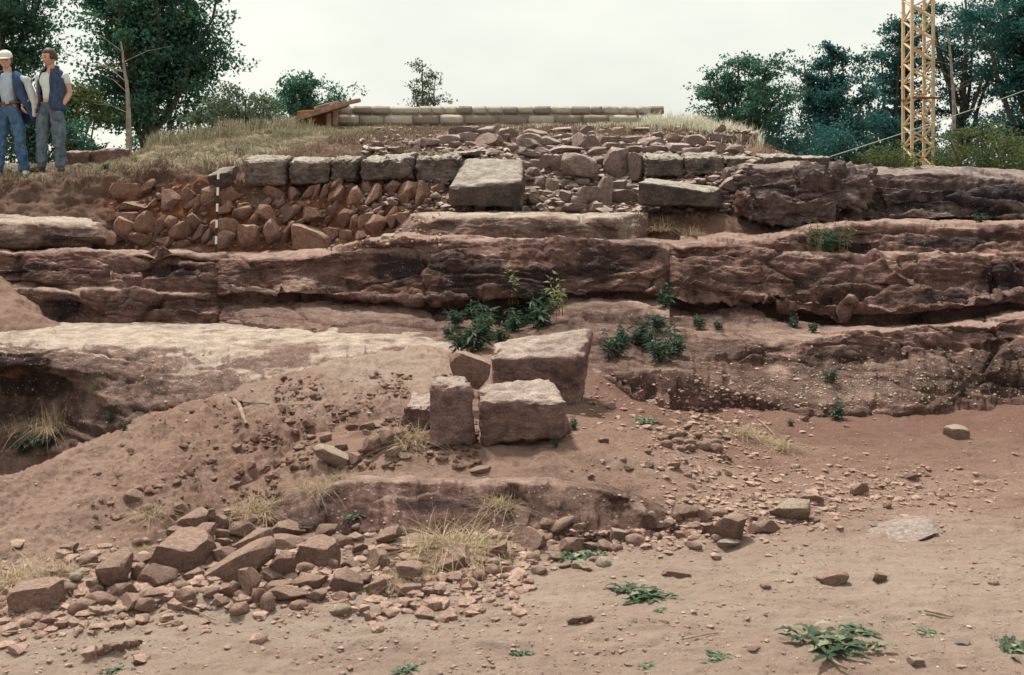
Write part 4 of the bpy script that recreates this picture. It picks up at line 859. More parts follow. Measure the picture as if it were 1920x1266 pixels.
for x, y, w, h in [(700, 838, 40, 36), (725, 826, 34, 40), (690, 800, 30, 20), (735, 850, 30, 18), (660, 800, 24, 16), (580, 800, 26, 18), (610, 820, 22, 16), (545, 790, 22, 14), (760, 858, 26, 12), (520, 870, 18, 14), (470, 880, 20, 14), (440, 910, 22, 15), (560, 840, 22, 14), (640, 838, 24, 16)]:
    stone(x, y, w, h, rng.uniform(-20, 20), 'angular', 'rubble', zone='mound', name='stone')
# ------------------------------------------------------------------ dressed blocks and slabs
def unit_round_box(n=12, r=0.16):
    V = []; Fc = []
    t = np.linspace(-1, 1, n)
    for ax in range(3):
        for sg in (-1, 1):
            a, b = np.meshgrid(t, t); pts = np.zeros((n * n, 3))
            pts[:, ax] = sg; pts[:, (ax + 1) % 3] = a.ravel(); pts[:, (ax + 2) % 3] = b.ravel()
            base = sum(len(v) for v in V); V.append(pts)
            for i in range(n - 1):
                for j in range(n - 1):
                    q = [base + i * n + j, base + i * n + j + 1, base + (i + 1) * n + j + 1, base + (i + 1) * n + j]
                    Fc.append(q if sg > 0 else q[::-1])
    V = np.concatenate(V)
    key = {}; mp = np.zeros(len(V), int); U = []
    for i, v in enumerate(V):
        k = tuple(np.round(v, 4))
        if k not in key: key[k] = len(U); U.append(v)
        mp[i] = key[k]
    U = np.array(U); Fc = mp[np.array(Fc)]
    inner = np.clip(U, -1 + r, 1 - r); d = U - inner; L = np.linalg.norm(d, axis=1)[:, None]
    U = np.where(L > 1e-6, inner + d / np.maximum(L, 1e-6) * r, U)
    return U, Fc
BOX = {n: unit_round_box(n, r) for n, r in ((4, 0.22), (10, 0.2), (26, 0.18))}
def block(name, corners, mat, n=26, rough=0.02, seed=0, label=None, cat='stone block', group=None, chips=()):
    """corners: 8 points, (front: bl, br, tr, tl, back: bl, br, tr, tl)"""
    U, Fc = BOX[n]; c = [np.array(v) for v in corners]
    a = (U + 1) / 2; x, y, z = a[:, :1], a[:, 1:2], a[:, 2:3]
    f = (c[0] * (1 - x) + c[1] * x) * (1 - z) + (c[3] * (1 - x) + c[2] * x) * z
    b = (c[4] * (1 - x) + c[5] * x) * (1 - z) + (c[7] * (1 - x) + c[6] * x) * z
    V = f * (1 - y) + b * y
    ctr = V.mean(0); size = np.linalg.norm(V.max(0) - V.min(0))
    dirn = U / np.linalg.norm(U, axis=1)[:, None]
    k = 1.0 / max(size, .1)
    dd = rough * (1.2 * fbm(V * 2.2 * k * 2 + seed, 3) + 0.8 * fbm(V * 7 * k * 2 + seed, 3) + 0.35 * fbm(V * 24 * k * 2, 2) - 0.7 * np.maximum(0, fbm(V * 4 * k * 2 + seed + 9, 3) - .25))
    # worn and chipped edges
    e = np.sort(np.abs(U), axis=1)[:, 1]; dd -= rough * 1.6 * sst(0.8, 1, e) * np.maximum(0, fbm(V * 5 * k * 2 + seed + 3, 3) + 0.1)
    V = V + dirn * dd[:, None]
    o = np.array([ctr[0], ctr[1], V[:, 2].min()])
    me = np_mesh(name, V - o, Fc); me.set_sharp_from_angle(angle=R(60))
    ob = link(name, me, M[mat]); ob.location = o
    return tag(ob, label, cat, group)
def px_block(name, x0, x1, yt, yb, Y, depth, mat, rise=0.03, skew=0.0, tl=0, tr=0, bl=0, br=0, **kw):
    "front face given in the picture, straight back from there"
    f = [P(x0 + bl, yb + bl, Y), P(x1 + br, yb, Y), P(x1, yt + tr, Y), P(x0, yt + tl, Y)]
    off = Vector((skew, depth, 0)); up = Vector((0, 0, rise))
    b = [f[0] + off, f[1] + off, f[2] + off + up, f[3] + off + up]
    return block(name, f + b, mat, **kw)

G1 = 'dressed stone row along the top of the cut bank'
px_block('dressed_block', 455, 533, 301, 348, 12.75, .55, 'grey_block', rise=.10, seed=1, rough=0.0248, label='first dressed block right of the grey boulder by the pole', group=G1)
px_block('dressed_block', 541, 616, 302, 345, 12.78, .55, 'grey_block', rise=.09, seed=2, rough=0.0207, label='squarest dressed block, second from the left in the row above the cut bank', group=G1)
px_block('dressed_block', 620, 669, 301, 339, 12.8, .5, 'grey_block', rise=.09, seed=3, rough=0.0248, label='narrow dressed block between the square and the cracked blocks', group=G1)
px_block('dressed_block', 679, 772, 296, 337, 12.75, .6, 'grey_block', rise=.10, seed=4, rough=0.0372, tl=8, label='wide rough dressed block with a broken lower edge, fourth in the row', group=G1)
px_block('dressed_block', 781, 862, 293, 341, 12.85, .6, 'grey_block', rise=.08, seed=5, rough=0.0330, tl=6, label='dark dressed block half hidden behind the tilted slab', group=G1)
px_block('dressed_block', 826, 898, 283, 291, 13.3, .5, 'grey_block', rise=.05, seed=6, rough=0.0165, tl=8, label='thin pale slab lying behind the tilted slab')
# the great tilted slab
block('tilted_slab', [P(838, 386, 12.1), P(980, 392, 12.15), P(978, 341, 12.05), P(840, 353, 12.0),
                      P(850, 360, 12.9), P(985, 365, 12.9), P(984, 297, 12.75), P(874, 294, 12.75)], 'grey_block', seed=8, rough=.014, label='great pale tilted slab in the middle of the upper slope')
block('fallen_slab', [P(1194, 386, 12.0), P(1352, 390, 12.05), P(1330, 360, 12.0), P(1196, 340, 11.95),
                      P(1205, 382, 12.5), P(1362, 388, 12.55), P(1352, 351, 12.45), P(1212, 333, 12.4)], 'grey_block', seed=9, rough=.016, label='long mossy slab with a bright top edge sloping down to the right')
px_block('dressed_block', 1211, 1283, 297, 330, 12.9, .5, 'grey_block', rise=.10, seed=11, rough=0.0248, label='dressed block with a hollow front above the long mossy slab', group=G1)
px_block('dressed_block', 1286, 1358, 296, 328, 12.88, .5, 'grey_block', rise=.10, seed=12, rough=0.0248, label='dark fronted dressed block left of the weathered outcrop', group=G1)
px_block('dressed_block', 1361, 1430, 298, 316, 12.95, .5, 'grey_block', rise=.07, seed=13, rough=0.0207, label='low dressed block at the left top of the weathered outcrop', group=G1)
px_block('dressed_block', 1433, 1504, 294, 309, 13.0, .55, 'grey_block', rise=.07, seed=14, rough=0.0207, label='pale low dressed block second from the right end of the row', group=G1)
px_block('dressed_block', 1506, 1557, 295, 313, 13.05, .5, 'grey_block', rise=.05, seed=15, rough=0.0124, label='small squared block at the right end of the row, where the cable is tied', group=G1)
block('stone_block', [P(1384, 271, 15.0), P(1416, 274, 15.0), P(1418, 251, 15.0), P(1390, 246, 15.0), P(1388, 268, 15.4), P(1421, 271, 15.4), P(1421, 250, 15.4), P(1394, 244, 15.4)], 'block', n=10, seed=17, rough=.02, label='pink squared block standing alone on the crest before the trees')
px_block('stone_block', 121, 164, 284, 316, 14.7, .4, 'block', rise=.02, n=10, seed=18, rough=.02, label='left of two brown blocks on the grass behind the standing men')
px_block('stone_block', 167, 226, 277, 312, 14.75, .45, 'block', rise=.02, n=10, seed=19, rough=.02, tl=6, label='right and longer of two brown blocks on the grass near the bare trunk')
# outcrop boulders
block('boulder', [P(1488, 392, 11.9), P(1620, 388, 12.0), P(1634, 330, 12.0), P(1492, 326, 11.95), P(1500, 380, 12.8), P(1640, 375, 12.8), P(1640, 312, 12.7), P(1500, 308, 12.7)], 'grey_cliff', seed=21, rough=.10, label='dark weathered boulder jutting from the outcrop at upper right', cat='boulder')
block('boulder', [P(1412, 418, 11.75), P(1545, 424, 11.75), P(1556, 384, 11.7), P(1406, 370, 11.7), P(1420, 410, 12.5), P(1560, 415, 12.5), P(1560, 370, 12.4), P(1420, 362, 12.4)], 'grey_cliff', seed=22, rough=.09, label='rounded pitted boulder overhanging the sandy hollow', cat='boulder')
block('boulder', [P(1378, 402, 11.95), P(1406, 404, 11.95), P(1404, 364, 11.95), P(1382, 362, 11.95), P(1380, 400, 12.4), P(1410, 400, 12.4), P(1408, 360, 12.4), P(1384, 360, 12.4)], 'cliff', n=10, seed=23, rough=.05, label='small brown stone wedged left of the pitted boulder', cat='boulder')
# the three big blocks below the cliff
block('large_block', [P(930, 745, 6.97), P(1078, 775, 6.94), P(1098, 668, 6.84), P(918, 668, 6.92), P(920, 730, 7.42), P(1098, 745, 7.34), P(1112, 612, 7.24), P(925, 640, 7.40)], 'block', seed=31, rough=.018, label='largest pale topped block, rearmost of the three below the cliff', cat='stone block')
block('large_block', [P(903, 838, 5.72), P(1058, 826, 5.78), P(1066, 752, 5.72), P(898, 752, 5.66), P(906, 810, 6.15), P(1072, 800, 6.2), P(1036, 709, 6.12), P(898, 722, 6.12)], 'block', seed=32, rough=.017, label='squat square block lying in front, right of the upright block', cat='stone block')
block('upright_block', [P(807, 838, 5.68), P(889, 838, 5.70), P(887, 728, 5.68), P(806, 722, 5.68), P(812, 820, 5.95), P(892, 820, 5.98), P(872, 703, 5.92), P(814, 706, 5.92)], 'block', seed=33, rough=.012, label='narrow upright block standing on end, leftmost of the three', cat='stone block')
block('buried_block', [P(750, 800, 6.0), P(812, 806, 6.0), P(812, 766, 5.98), P(760, 765, 5.98), P(768, 780, 6.5), P(830, 780, 6.5), P(824, 738, 6.45), P(775, 734, 6.45)], 'block', seed=34, rough=.016, label='half buried dark fronted block left of the upright block', cat='stone block')
stone(880, 700, 72, 62, 12, 'angular', 'rubble', zone='solo', Y=6.55, lie=False, name='boulder', label='angular brown boulder behind the gap between the upright and rear blocks', cat='boulder')
LEDGER[-1]['o'].location.y += 0.15

# ------------------------------------------------------------------ ruined wall on the crest, with its lean-to
def small_box_mesh(name, n=4, seed=0, rough=.04):
    U, Fc = BOX[n]; V = U * 0.5; V = V * (1 + rough * fbm(U * 1.7 + seed, 2)[:, None])
    return np_mesh(name, V, Fc)
WM = [small_box_mesh('wall_stone', 4, s, .10) for s in range(6)]
for m_ in WM: m_.materials.append(M['wall_stone'])
YW = 20.4
wall = empty('stone_wall', P(915, 233, YW)); tag(wall, 'low pale wall of two stone courses on top of the hill', 'wall')
def wall_part(name, me, loc, sc):
    o = bpy.data.objects.new(name, me); C.objects.link(o); o.parent = wall; o.location = Vector(loc) - wall.location; o.scale = sc; return o
def course(xs, yt, yb, jit, dy):
    for a, b in zip(xs[:-1], xs[1:]):
        c = P((a + b) / 2, (yt + yb) / 2 + rng.uniform(-jit, jit), YW + dy)
        wall_part('wall_stone', rng.choice(WM), (c.x, c.y + .22 + rng.uniform(-.03, .03), c.z), ((b - a - .9) * YW / F, .5 + rng.uniform(-.03, .03), (yb - yt - .6) * YW / F))
course([632, 662, 697, 732, 786, 810, 832, 858, 886, 914, 944, 972, 1000, 1034, 1070, 1108, 1130, 1162, 1195, 1222, 1246], 198.5, 215.2, .5, 0)
course([630, 674, 720, 774, 824, 870, 931, 990, 1040, 1092, 1140, 1196, 1240], 215.4, 236, .4, -.03)
course([620, 668, 730, 790, 850, 905, 960, 1020, 1075, 1130, 1190, 1238], 236, 254, .4, -.05)
U_, F_ = BOX[4]
core = np_mesh('mortar', U_ * 0.5, F_); core.materials.append(M['mortar'])
c = P(936, 229, YW + .23); wall_part('mortar', core, c, (608 * YW / F, .40, 54 * YW / F))

def beam(name, a, b, w, h, mat, parent=None, rnd=True):
    "a squared beam from a to b"
    a, b = Vector(a), Vector(b); d = b - a; L = d.length
    U, Fc = BOX[4]; V = U * np.array([w, h, L]) * .5
    me = np_mesh(name, V, Fc, smooth=False); me.materials.append(M[mat])
    o = bpy.data.objects.new(name, me); C.objects.link(o)
    q = d.to_track_quat('Z', 'Y'); o.rotation_mode = 'QUATERNION'; o.rotation_quaternion = q
    ctr = (a + b) / 2
    if parent is not None: o.parent = parent; ctr = ctr - parent.location
    o.location = ctr; return o
sh = empty('timber_lean_to', P(590, 238, 19.9)); tag(sh, 'collapsed timber lean-to against the left end of the hilltop wall', 'shelter')
for k in range(6):
    y0 = 19.6 + .22 * k
    beam('roof_plank', P(543 + rng.uniform(-6, 5), 229 - k * .9, y0), P(640 + rng.uniform(-4, 18), 198 - k * .9 + rng.uniform(-1, 2), y0), .2, .045, 'timber', sh)
beam('rafter', P(552, 224, 19.5), P(655, 192, 19.5), .09, .10, 'timber', sh)
beam('rafter', P(590, 205, 19.9), P(636, 193, 20.3), .10, .10, 'timber', sh)
beam('rafter', P(620, 199, 19.8), P(676, 188, 20.2), .10, .09, 'timber', sh)
beam('post', P(617, 250, 19.7), P(617, 212, 19.7), .09, .09, 'timber', sh)
beam('post', P(629, 252, 19.75), P(629, 203, 19.75), .10, .10, 'timber', sh)
beam('board', P(556, 232, 20.6), P(630, 230, 20.6), .05, .55, 'rust', sh)

# ------------------------------------------------------------------ striped ranging pole
a, b = P(404.5, 473, 12.22), P(409.5, 321, 12.22)
pole = empty('ranging_pole', a); tag(pole, 'black and white striped survey pole standing against the stone packing', 'survey pole')
U, Fc = None, None
def cyl(n, r, L, r2=None):
    r2 = r if r2 is None else r2
    t = np.linspace(0, 2 * np.pi, n, endpoint=False)
    V = np.concatenate([np.stack([np.cos(t) * r, np.sin(t) * r, 0 * t], 1), np.stack([np.cos(t) * r2, np.sin(t) * r2, 0 * t + L], 1), [[0, 0, 0]], [[0, 0, L]]])
    Fc = []
    for i in range(n):
        j = (i + 1) % n; Fc += [[i, j, n + j], [i, n + j, n + i], [2 * n, j, i], [2 * n + 1, n + i, n + j]]
    return V, np.array(Fc)
ax = (b - a); L = ax.length / 10; q = ax.to_track_quat('Z', 'Y')
V, Fc = cyl(12, .0145, L)
mw, mb = np_mesh('band', V, Fc, False), np_mesh('band', V, Fc, False); mw.materials.append(M['pole_white']); mb.materials.append(M['pole_black'])
for i in range(10):
    o = bpy.data.objects.new('band', mb if i % 2 == 0 else mw); C.objects.link(o); o.parent = pole; o.location = ax * (i / 10); o.rotation_mode = 'QUATERNION'; o.rotation_quaternion = q
V, Fc = cyl(12, .003, .07, .0145); o = link('tip', np_mesh('tip', V, Fc, False), M['rust'], pole); o.location = -ax.normalized() * .07; o.rotation_mode = 'QUATERNION'; o.rotation_quaternion = q

# ------------------------------------------------------------------ crane mast and cable
YC = 40.0
s_ = 0.86; th = R(1)
base = P(1716, 330, YC); base.z = 1.9
mast = empty('crane_mast', base); tag(mast, 'tall faded yellow lattice crane mast among the trees at right', 'crane')
ux = Vector((math.cos(th), math.sin(th), 0)); uy = Vector((-math.sin(th), math.cos(th), 0))
x_front = (1710 - 960) * YC / F
p0 = Vector((x_front, YC, base.z)); corners = [p0, p0 + ux * s_, p0 + ux * s_ + uy * s_, p0 + uy * s_]
zt = 13.5
for c_ in corners: beam('leg', c_, c_ + Vector((0, 0, zt)), .115, .115, 'crane', mast)
ph = 0.86; k = 0; zz = base.z + 0.25
while zz < base.z + zt - ph:
    for i in range(4):
        A, B = corners[i], corners[(i + 1) % 4]
        za = Vector((0, 0, zz - base.z)); zm = Vector((0, 0, zz - base.z + ph / 2)); zb = Vector((0, 0, zz - base.z + ph))
        if i in (0, 2): beam('brace', A + za, B + zm, .07, .06, 'crane', mast); beam('brace', B + zm, A + zb, .07, .06, 'crane', mast)
        else: beam('brace', B + za, A + zm, .07, .06, 'crane', mast); beam('brace', A + zm, B + zb, .07, .06, 'crane', mast)
    zz += ph; k += 1
zc = P(1720, 184, YC).z - base.z
beam('collar', corners[0] + Vector((0, -.06, zc)), corners[1] + ux * .25 + Vector((0, -.06, zc)), .09, .09, 'rust', mast)
beam('collar', corners[0] + Vector((-.05, 0, zc)), corners[3] + Vector((-.05, 0, zc)), .09, .09, 'rust', mast)
def tube_path(pts, rad, n=6, taper=None):
    pts = [Vector(v) for v in pts]; V = []; Fc = []
    for i, v in enumerate(pts):
        d = (pts[min(i + 1, len(pts) - 1)] - pts[max(i - 1, 0)]).normalized()
        a_ = d.orthogonal().normalized(); b_ = d.cross(a_)
        if i and len(V):
            # keep the ring's twist steady
            a_ = (pa - d * pa.dot(d)).normalized(); b_ = d.cross(a_)
        pa = a_
        r_ = rad[i] if isinstance(rad, (list, tuple)) else rad
        for k in range(n):
            t = 2 * math.pi * k / n; V.append(v + (a_ * math.cos(t) + b_ * math.sin(t)) * r_)
    for i in range(len(pts) - 1):
        for k in range(n):
            j = (k + 1) % n; Fc.append([i * n + k, i * n + j, (i + 1) * n + j, (i + 1) * n + k])
    return np.array([v[:] for v in V]), np.array(Fc)
A, B = P(1556, 294, 13.1), P(2180, 62, 24.0)
pts = []
for i in range(40):
    t = i / 39; v = A.lerp(B, t); v.z -= 0.9 * t * (1 - t) * .5; pts.append(v)
V, Fc = tube_path(pts, .0065)
tag(link('cable', np_mesh('cable', V, Fc), M['cable']), 'thin pale cable rising from the small end block past the crane mast', 'cable')
# ------------------------------------------------------------------ leaves
def leaf_cloud(pos, size, r, nrm_up=0.35, asp=0.55, dirs=None):
    "diamond leaves, two triangles folded on the midrib; returns V, faces, tone"
    n = len(pos); pos = np.asarray(pos)
    d = r.normal(size=(n, 3)) if dirs is None else np.asarray(dirs) + r.normal(scale=.25, size=(n, 3))
    d /= np.linalg.norm(d, axis=1)[:, None]
    up = r.normal(size=(n, 3)) * (1 - nrm_up) + np.array([0, 0, 1]) * nrm_up * 2
    s = np.cross(d, up); s /= np.linalg.norm(s, axis=1)[:, None] + 1e-9
    nn = np.cross(s, d)
    L = size * r.uniform(.6, 1.25, n)[:, None]
    a = pos; t = pos + d * L; m = pos + d * L * .45 + nn * L * .0
    w = L * asp * .5
    V = np.stack([a, m + s * w + nn * L * .10, t, m - s * w + nn * L * .10], 1).reshape(-1, 3)
    i = np.arange(n) * 4
    Fc = np.concatenate([np.stack([i, i + 1, i + 2], 1), np.stack([i, i + 2, i + 3], 1)])
    return V, Fc, np.repeat(r.uniform(0, 1, n), 4)
def leaf_obj_mesh(name, parts, mat):
    Vs, Fs, Ts = [], [], []; k = 0
    for V, Fc, T in parts: Vs.append(V); Fs.append(Fc + k); Ts.append(T); k += len(V)
    me = np_mesh(name, np.concatenate(Vs), np.concatenate(Fs), False); set_attr(me, 'tone', np.concatenate(Ts)); me.materials.append(M[mat]); return me
def join_tubes(name, tubes, mat):
    Vs, Fs = [], []; k = 0
    for V, Fc in tubes: Vs.append(V); Fs.append(Fc + k); k += len(V)
    me = np_mesh(name, np.concatenate(Vs), np.concatenate(Fs)); me.materials.append(M[mat]); return me

def make_tree(seed, h, w, cb, mat, nclump=90, per=110, leaf=0.17, shape='round', bark='bark', trunk=0.16, lean=0.0, spread=0.09):
    r = np.random.RandomState(seed); tubes = []; pos = []
    tp = []
    for i in range(9):
        t = i / 8; hh_ = h * (.93 if shape != 'bush' else .45); tp.append(Vector((lean * h * t * t + .02 * h * math.sin(3 * t + seed), .015 * h * math.cos(4 * t + seed), hh_ * t)))
    tubes.append(tube_path(tp, [trunk * (1 - .92 * i / 8) + .012 for i in range(9)], 8))
    def tr(z):
        t = min(max(z / hh_, 0), 1) * 8; i = min(int(t), 7); return tp[i].lerp(tp[i + 1], t - i)
    # several leaders rise out of the trunk; twigs and leaf clumps sit around them
    nl = {'round': 7, 'cone': 3, 'bush': 8}[shape]; leaders = [[tr(hh_ * q / 5) for q in range(6)]]
    for j in range(nl):
        az = 6.283 * (j + r.uniform(-.35, .35)) / nl; rr = w * .5 * r.uniform(.35, .9) * (1 if shape != 'cone' else .5)
        z0 = h * r.uniform(cb * .6, .45 if shape != 'bush' else .15); z1 = z0 + (h - z0) * r.uniform(.62, 1.0) * (1 - .22 * rr / (w * .5))
        a_ = tr(z0); out = Vector((math.cos(az), math.sin(az), 0)); L_ = []
        for q in range(6):
            t = q / 5; L_.append(a_ + out * rr * (t ** .75) + Vector((0, 0, (z1 - z0) * t ** 1.15)) + Vector((r.normal(), r.normal(), 0)) * .015 * w)
        leaders.append(L_); tubes.append(tube_path(L_, [trunk * .5 * (1 - .85 * q / 5) + .012 for q in range(6)], 6))
    def on(L_, t):
        t = min(max(t, 0), .999) * 5; i = int(t); return L_[i].lerp(L_[i + 1], t - i)
    for k in range(nclump):
        q0 = r.randint(-2, len(leaders)); L_ = leaders[max(q0, 0)]; t = (r.uniform(.35, 1.0) if q0 <= 0 else r.uniform(.12, 1.0)) if shape != 'bush' else r.uniform(.05, 1)
        if k < 2 * len(leaders): L_ = leaders[k % len(leaders)]; t = r.uniform(.93, 1)
        root = on(L_, t)
        if root.z < h * cb: root = on(L_, min(1, t + .4))
        az = r.uniform(0, 6.28); rad = w * (.34 * (1 - .70 * t) + .05) * r.uniform(.4, 1.15) * (1 if shape != 'cone' else 1.25)
        e = root + Vector((math.cos(az) * rad, math.sin(az) * rad, rad * r.uniform(-.15, .55)))
        m = root.lerp(e, .5) + Vector((0, 0, .1 * rad)); th = trunk * .16 * (rad / (w / 2) + .2)
        if k % 2 == 0: tubes.append(tube_path([root, root.lerp(m, .6), m, m.lerp(e, .6), e], [th + .010, th * .75 + .009, th * .55 + .007, th * .35 + .005, .005], 5))
        n = int(per * r.uniform(.35, 1.6)); sp = spread * w * r.uniform(.45, 1.3)
        f = r.uniform(.2, 1.08, n)[:, None]
        base = np.array(root)[None] * (1 - f) ** 2 + 2 * np.array(m)[None] * f * (1 - f) + np.array(e)[None] * f * f
        sub = r.normal(size=(8, 3)) * sp * np.array([1, 1, .6])
        pos.append(base + sub[r.randint(0, 8, n)] + r.normal(size=(n, 3)) * sp * .36 * np.array([1, 1, .7]))
    pos = np.concatenate(pos)
    return join_tubes('trunk', tubes, bark), leaf_obj_mesh('crown', [leaf_cloud(pos, leaf, r)], mat)

def plant_tree(name, px, top, w, Y, cb, mat, seed, label, cat='tree', shape='round', zbase=None, group=None, **kw):
    kw['per'] = int(kw.get('per', 110) * 1.5); kw['leaf'] = kw.get('leaf', .17) * .76; kw['nclump'] = int(kw.get('nclump', 90) * 1.15)
    zb = (1.9 if Y > 26 else 2.2) if zbase is None else zbase
    h = EYE + (HOR - top) * Y / F - zb; W = w * Y / F
    o = empty(name, ((px - 960) * Y / F, Y, zb))
    a, b = make_tree(seed, h, W, cb, mat, shape=shape, **kw)
    link('trunk', a, None, o); link('crown', b, None, o)
    return tag(o, label, cat, group)
GT = 'trees beyond the hill'
plant_tree('oak_tree', 285, -170, 360, 30, .2, 'leaf_dark', 3, 'large dark leafy tree at left with the sky showing through its crown', nclump=165, per=165, leaf=.19, trunk=.2, spread=.05, group=GT)
plant_tree('oak_tree', 5, -170, 290, 36, .25, 'leaf_dark', 4, 'tall dark tree cut by the left edge behind the two men', nclump=100, per=125, leaf=.22, trunk=.22, spread=.06, group=GT)
plant_tree('shrub', 140, 150, 130, 27, .12, 'leaf_light', 5, 'yellowish green bush between the man in the vest and the large dark tree', 'bush', nclump=40, per=90, leaf=.15, trunk=.05, group=GT)
plant_tree('shrub', 60, 195, 190, 25, .1, 'leaf_dark', 25, 'dark undergrowth right behind the two men', 'bush', nclump=50, per=100, leaf=.15, trunk=.05, group=GT)
plant_tree('shrub', 450, 150, 150, 24, .25, 'leaf_grey', 6, 'pale feathery grey green shrub on the left crest of the hill', 'bush', 'bush', nclump=80, per=60, leaf=.11, trunk=.04, zbase=3.0, spread=.06, group=GT)
plant_tree('shrub', 392, 188, 100, 26, .25, 'leaf_grey', 16, 'low pale shrub between the large dark tree and the feathery shrub', 'bush', 'bush', nclump=56, per=60, leaf=.12, trunk=.04, zbase=2.8, spread=.06, group=GT)
plant_tree('oak_tree', 575, 122, 170, 36, .3, 'leaf_dark', 7, 'small round dark tree behind the timber lean-to', nclump=95, per=95, leaf=.16, trunk=.12, spread=.07, group=GT)
plant_tree('shrub', 520, 185, 110, 34, .2, 'leaf_dark', 17, 'low dark bush left of the round tree behind the lean-to', 'bush', nclump=36, per=80, leaf=.15, trunk=.08, group=GT)
plant_tree('young_tree', 797, 96, 110, 42, .3, 'leaf_grey', 8, 'thin pale young tree showing alone above the middle of the wall', shape='cone', nclump=46, per=38, leaf=.17, trunk=.08, spread=.06, group=GT)
plant_tree('oak_tree', 1390, 92, 205, 36, .22, 'leaf_dark', 9, 'leafy tree with a loose pointed left side, right of the wall', nclump=95, per=105, leaf=.17, trunk=.15, spread=.06, group=GT)
plant_tree('oak_tree', 1560, 70, 190, 40, .15, 'leaf_blue', 10, 'bluish green tree with two feathery tops left of the crane mast', nclump=105, per=120, leaf=.18, trunk=.17, spread=.06, group=GT)
plant_tree('oak_tree', 1680, 22, 180, 48, .15, 'leaf_blue', 11, 'dark tree rising directly behind the left of the crane mast', nclump=95, per=105, leaf=.22, trunk=.18, spread=.06, group=GT)
plant_tree('oak_tree', 1800, -70, 200, 46, .2, 'leaf_blue', 12, 'open branched tall tree just right of the crane mast', nclump=80, per=85, leaf=.2, trunk=.2, spread=.055, group=GT)
plant_tree('oak_tree', 1925, -170, 260, 38, .15, 'leaf_blue', 13, 'dense blue green tree filling the top right corner', nclump=130, per=150, leaf=.2, trunk=.24, spread=.06, group=GT)
plant_tree('oak_tree', 2150, -120, 320, 40, .15, 'leaf_blue', 14, 'dark tree beyond the right edge of the view', nclump=90, per=110, leaf=.24, trunk=.24, group=GT)
plant_tree('oak_tree', -260, -120, 330, 38, .15, 'leaf_dark', 15, 'dark tree beyond the left edge of the view', nclump=90, per=110, leaf=.24, trunk=.24, group=GT)
plant_tree('shrub', 1660, 268, 130, 36, .1, 'leaf_light', 18, 'yellow green bush at the foot of the crane mast, left side', 'bush', 'bush', nclump=40, per=90, leaf=.14, trunk=.05, group=GT)
plant_tree('shrub', 1845, 228, 190, 34, .1, 'leaf_light', 19, 'broad bush with light green tips right of the crane mast', 'bush', 'bush', nclump=60, per=110, leaf=.14, trunk=.06, group=GT)
plant_tree('shrub', 1490, 215, 200, 37, .1, 'leaf_blue', 20, 'dark thicket behind the row of low dressed blocks at right', 'bush', 'bush', nclump=70, per=120, leaf=.16, trunk=.06, group=GT)
plant_tree('shrub', 1615, 178, 180, 46, .1, 'leaf_blue', 21, 'dark undergrowth between the feathery tree and the crane mast', 'bush', 'bush', nclump=70, per=120, leaf=.2, trunk=.06, group=GT)
plant_tree('shrub', 1760, 205, 190, 50, .1, 'leaf_blue', 22, 'dark undergrowth far behind the crane mast', 'bush', 'bush', nclump=60, per=110, leaf=.22, trunk=.06, group=GT)
plant_tree('shrub', 1930, 150, 220, 44, .1, 'leaf_blue', 23, 'dark undergrowth below the corner tree at right', 'bush', 'bush', nclump=70, per=120, leaf=.2, trunk=.06, group=GT)
plant_tree('shrub', 310, 225, 170, 33, .1, 'leaf_dark', 24, 'dark low growth under the large left tree', 'bush', 'bush', nclump=40, per=90, leaf=.16, trunk=.06, group=GT)
plant_tree('shrub', 1430, 205, 90, 39, .1, 'leaf_dark', 26, 'small dark bush behind the pink squared block on the crest', 'bush', 'bush', nclump=36, per=80, leaf=.16, trunk=.06, group=GT)
def bare(px0, py0, px1, py1, Y, rad, label, seed, bow=6):
    r = random.Random(seed); z = empty('bare_tree', P(px0, py0, Y)); b = z.location
    n = 12; path = []
    for i in range(n):
        t = i / (n - 1); path.append(P(px0 + (px1 - px0) * t + bow * math.sin(3.1 * t) + r.uniform(-1, 1), py0 + (py1 - py0) * t, Y) - b)
    V, Fc = tube_path(path, [rad * (1 - .75 * i / (n - 1)) for i in range(n)], 8)
    link('trunk', np_mesh('trunk', V, Fc), M['pale_bark'], z)
    for k in range(9):
        i = r.randint(4, n - 2); a = path[i]; s_ = r.choice((-1, 1)); L = r.uniform(.5, 1.2)
        e = a + Vector((s_ * L, r.uniform(-.3, .3), L * r.uniform(.1, .7))); m = a.lerp(e, .5) + Vector((0, 0, .08))
        V, Fc = tube_path([a, m, e], [.011, .007, .003], 5); link('branch', np_mesh('branch', V, Fc), M['pale_bark'], z)
    return tag(z, label, 'tree')
bare(241, 290, 226, 78, 25.0, .085, 'slender pale dead trunk standing before the large left tree', 1)
bare(1787, 318, 1776, 50, 36, .10, 'pale bare trunk just right of the crane mast', 2)

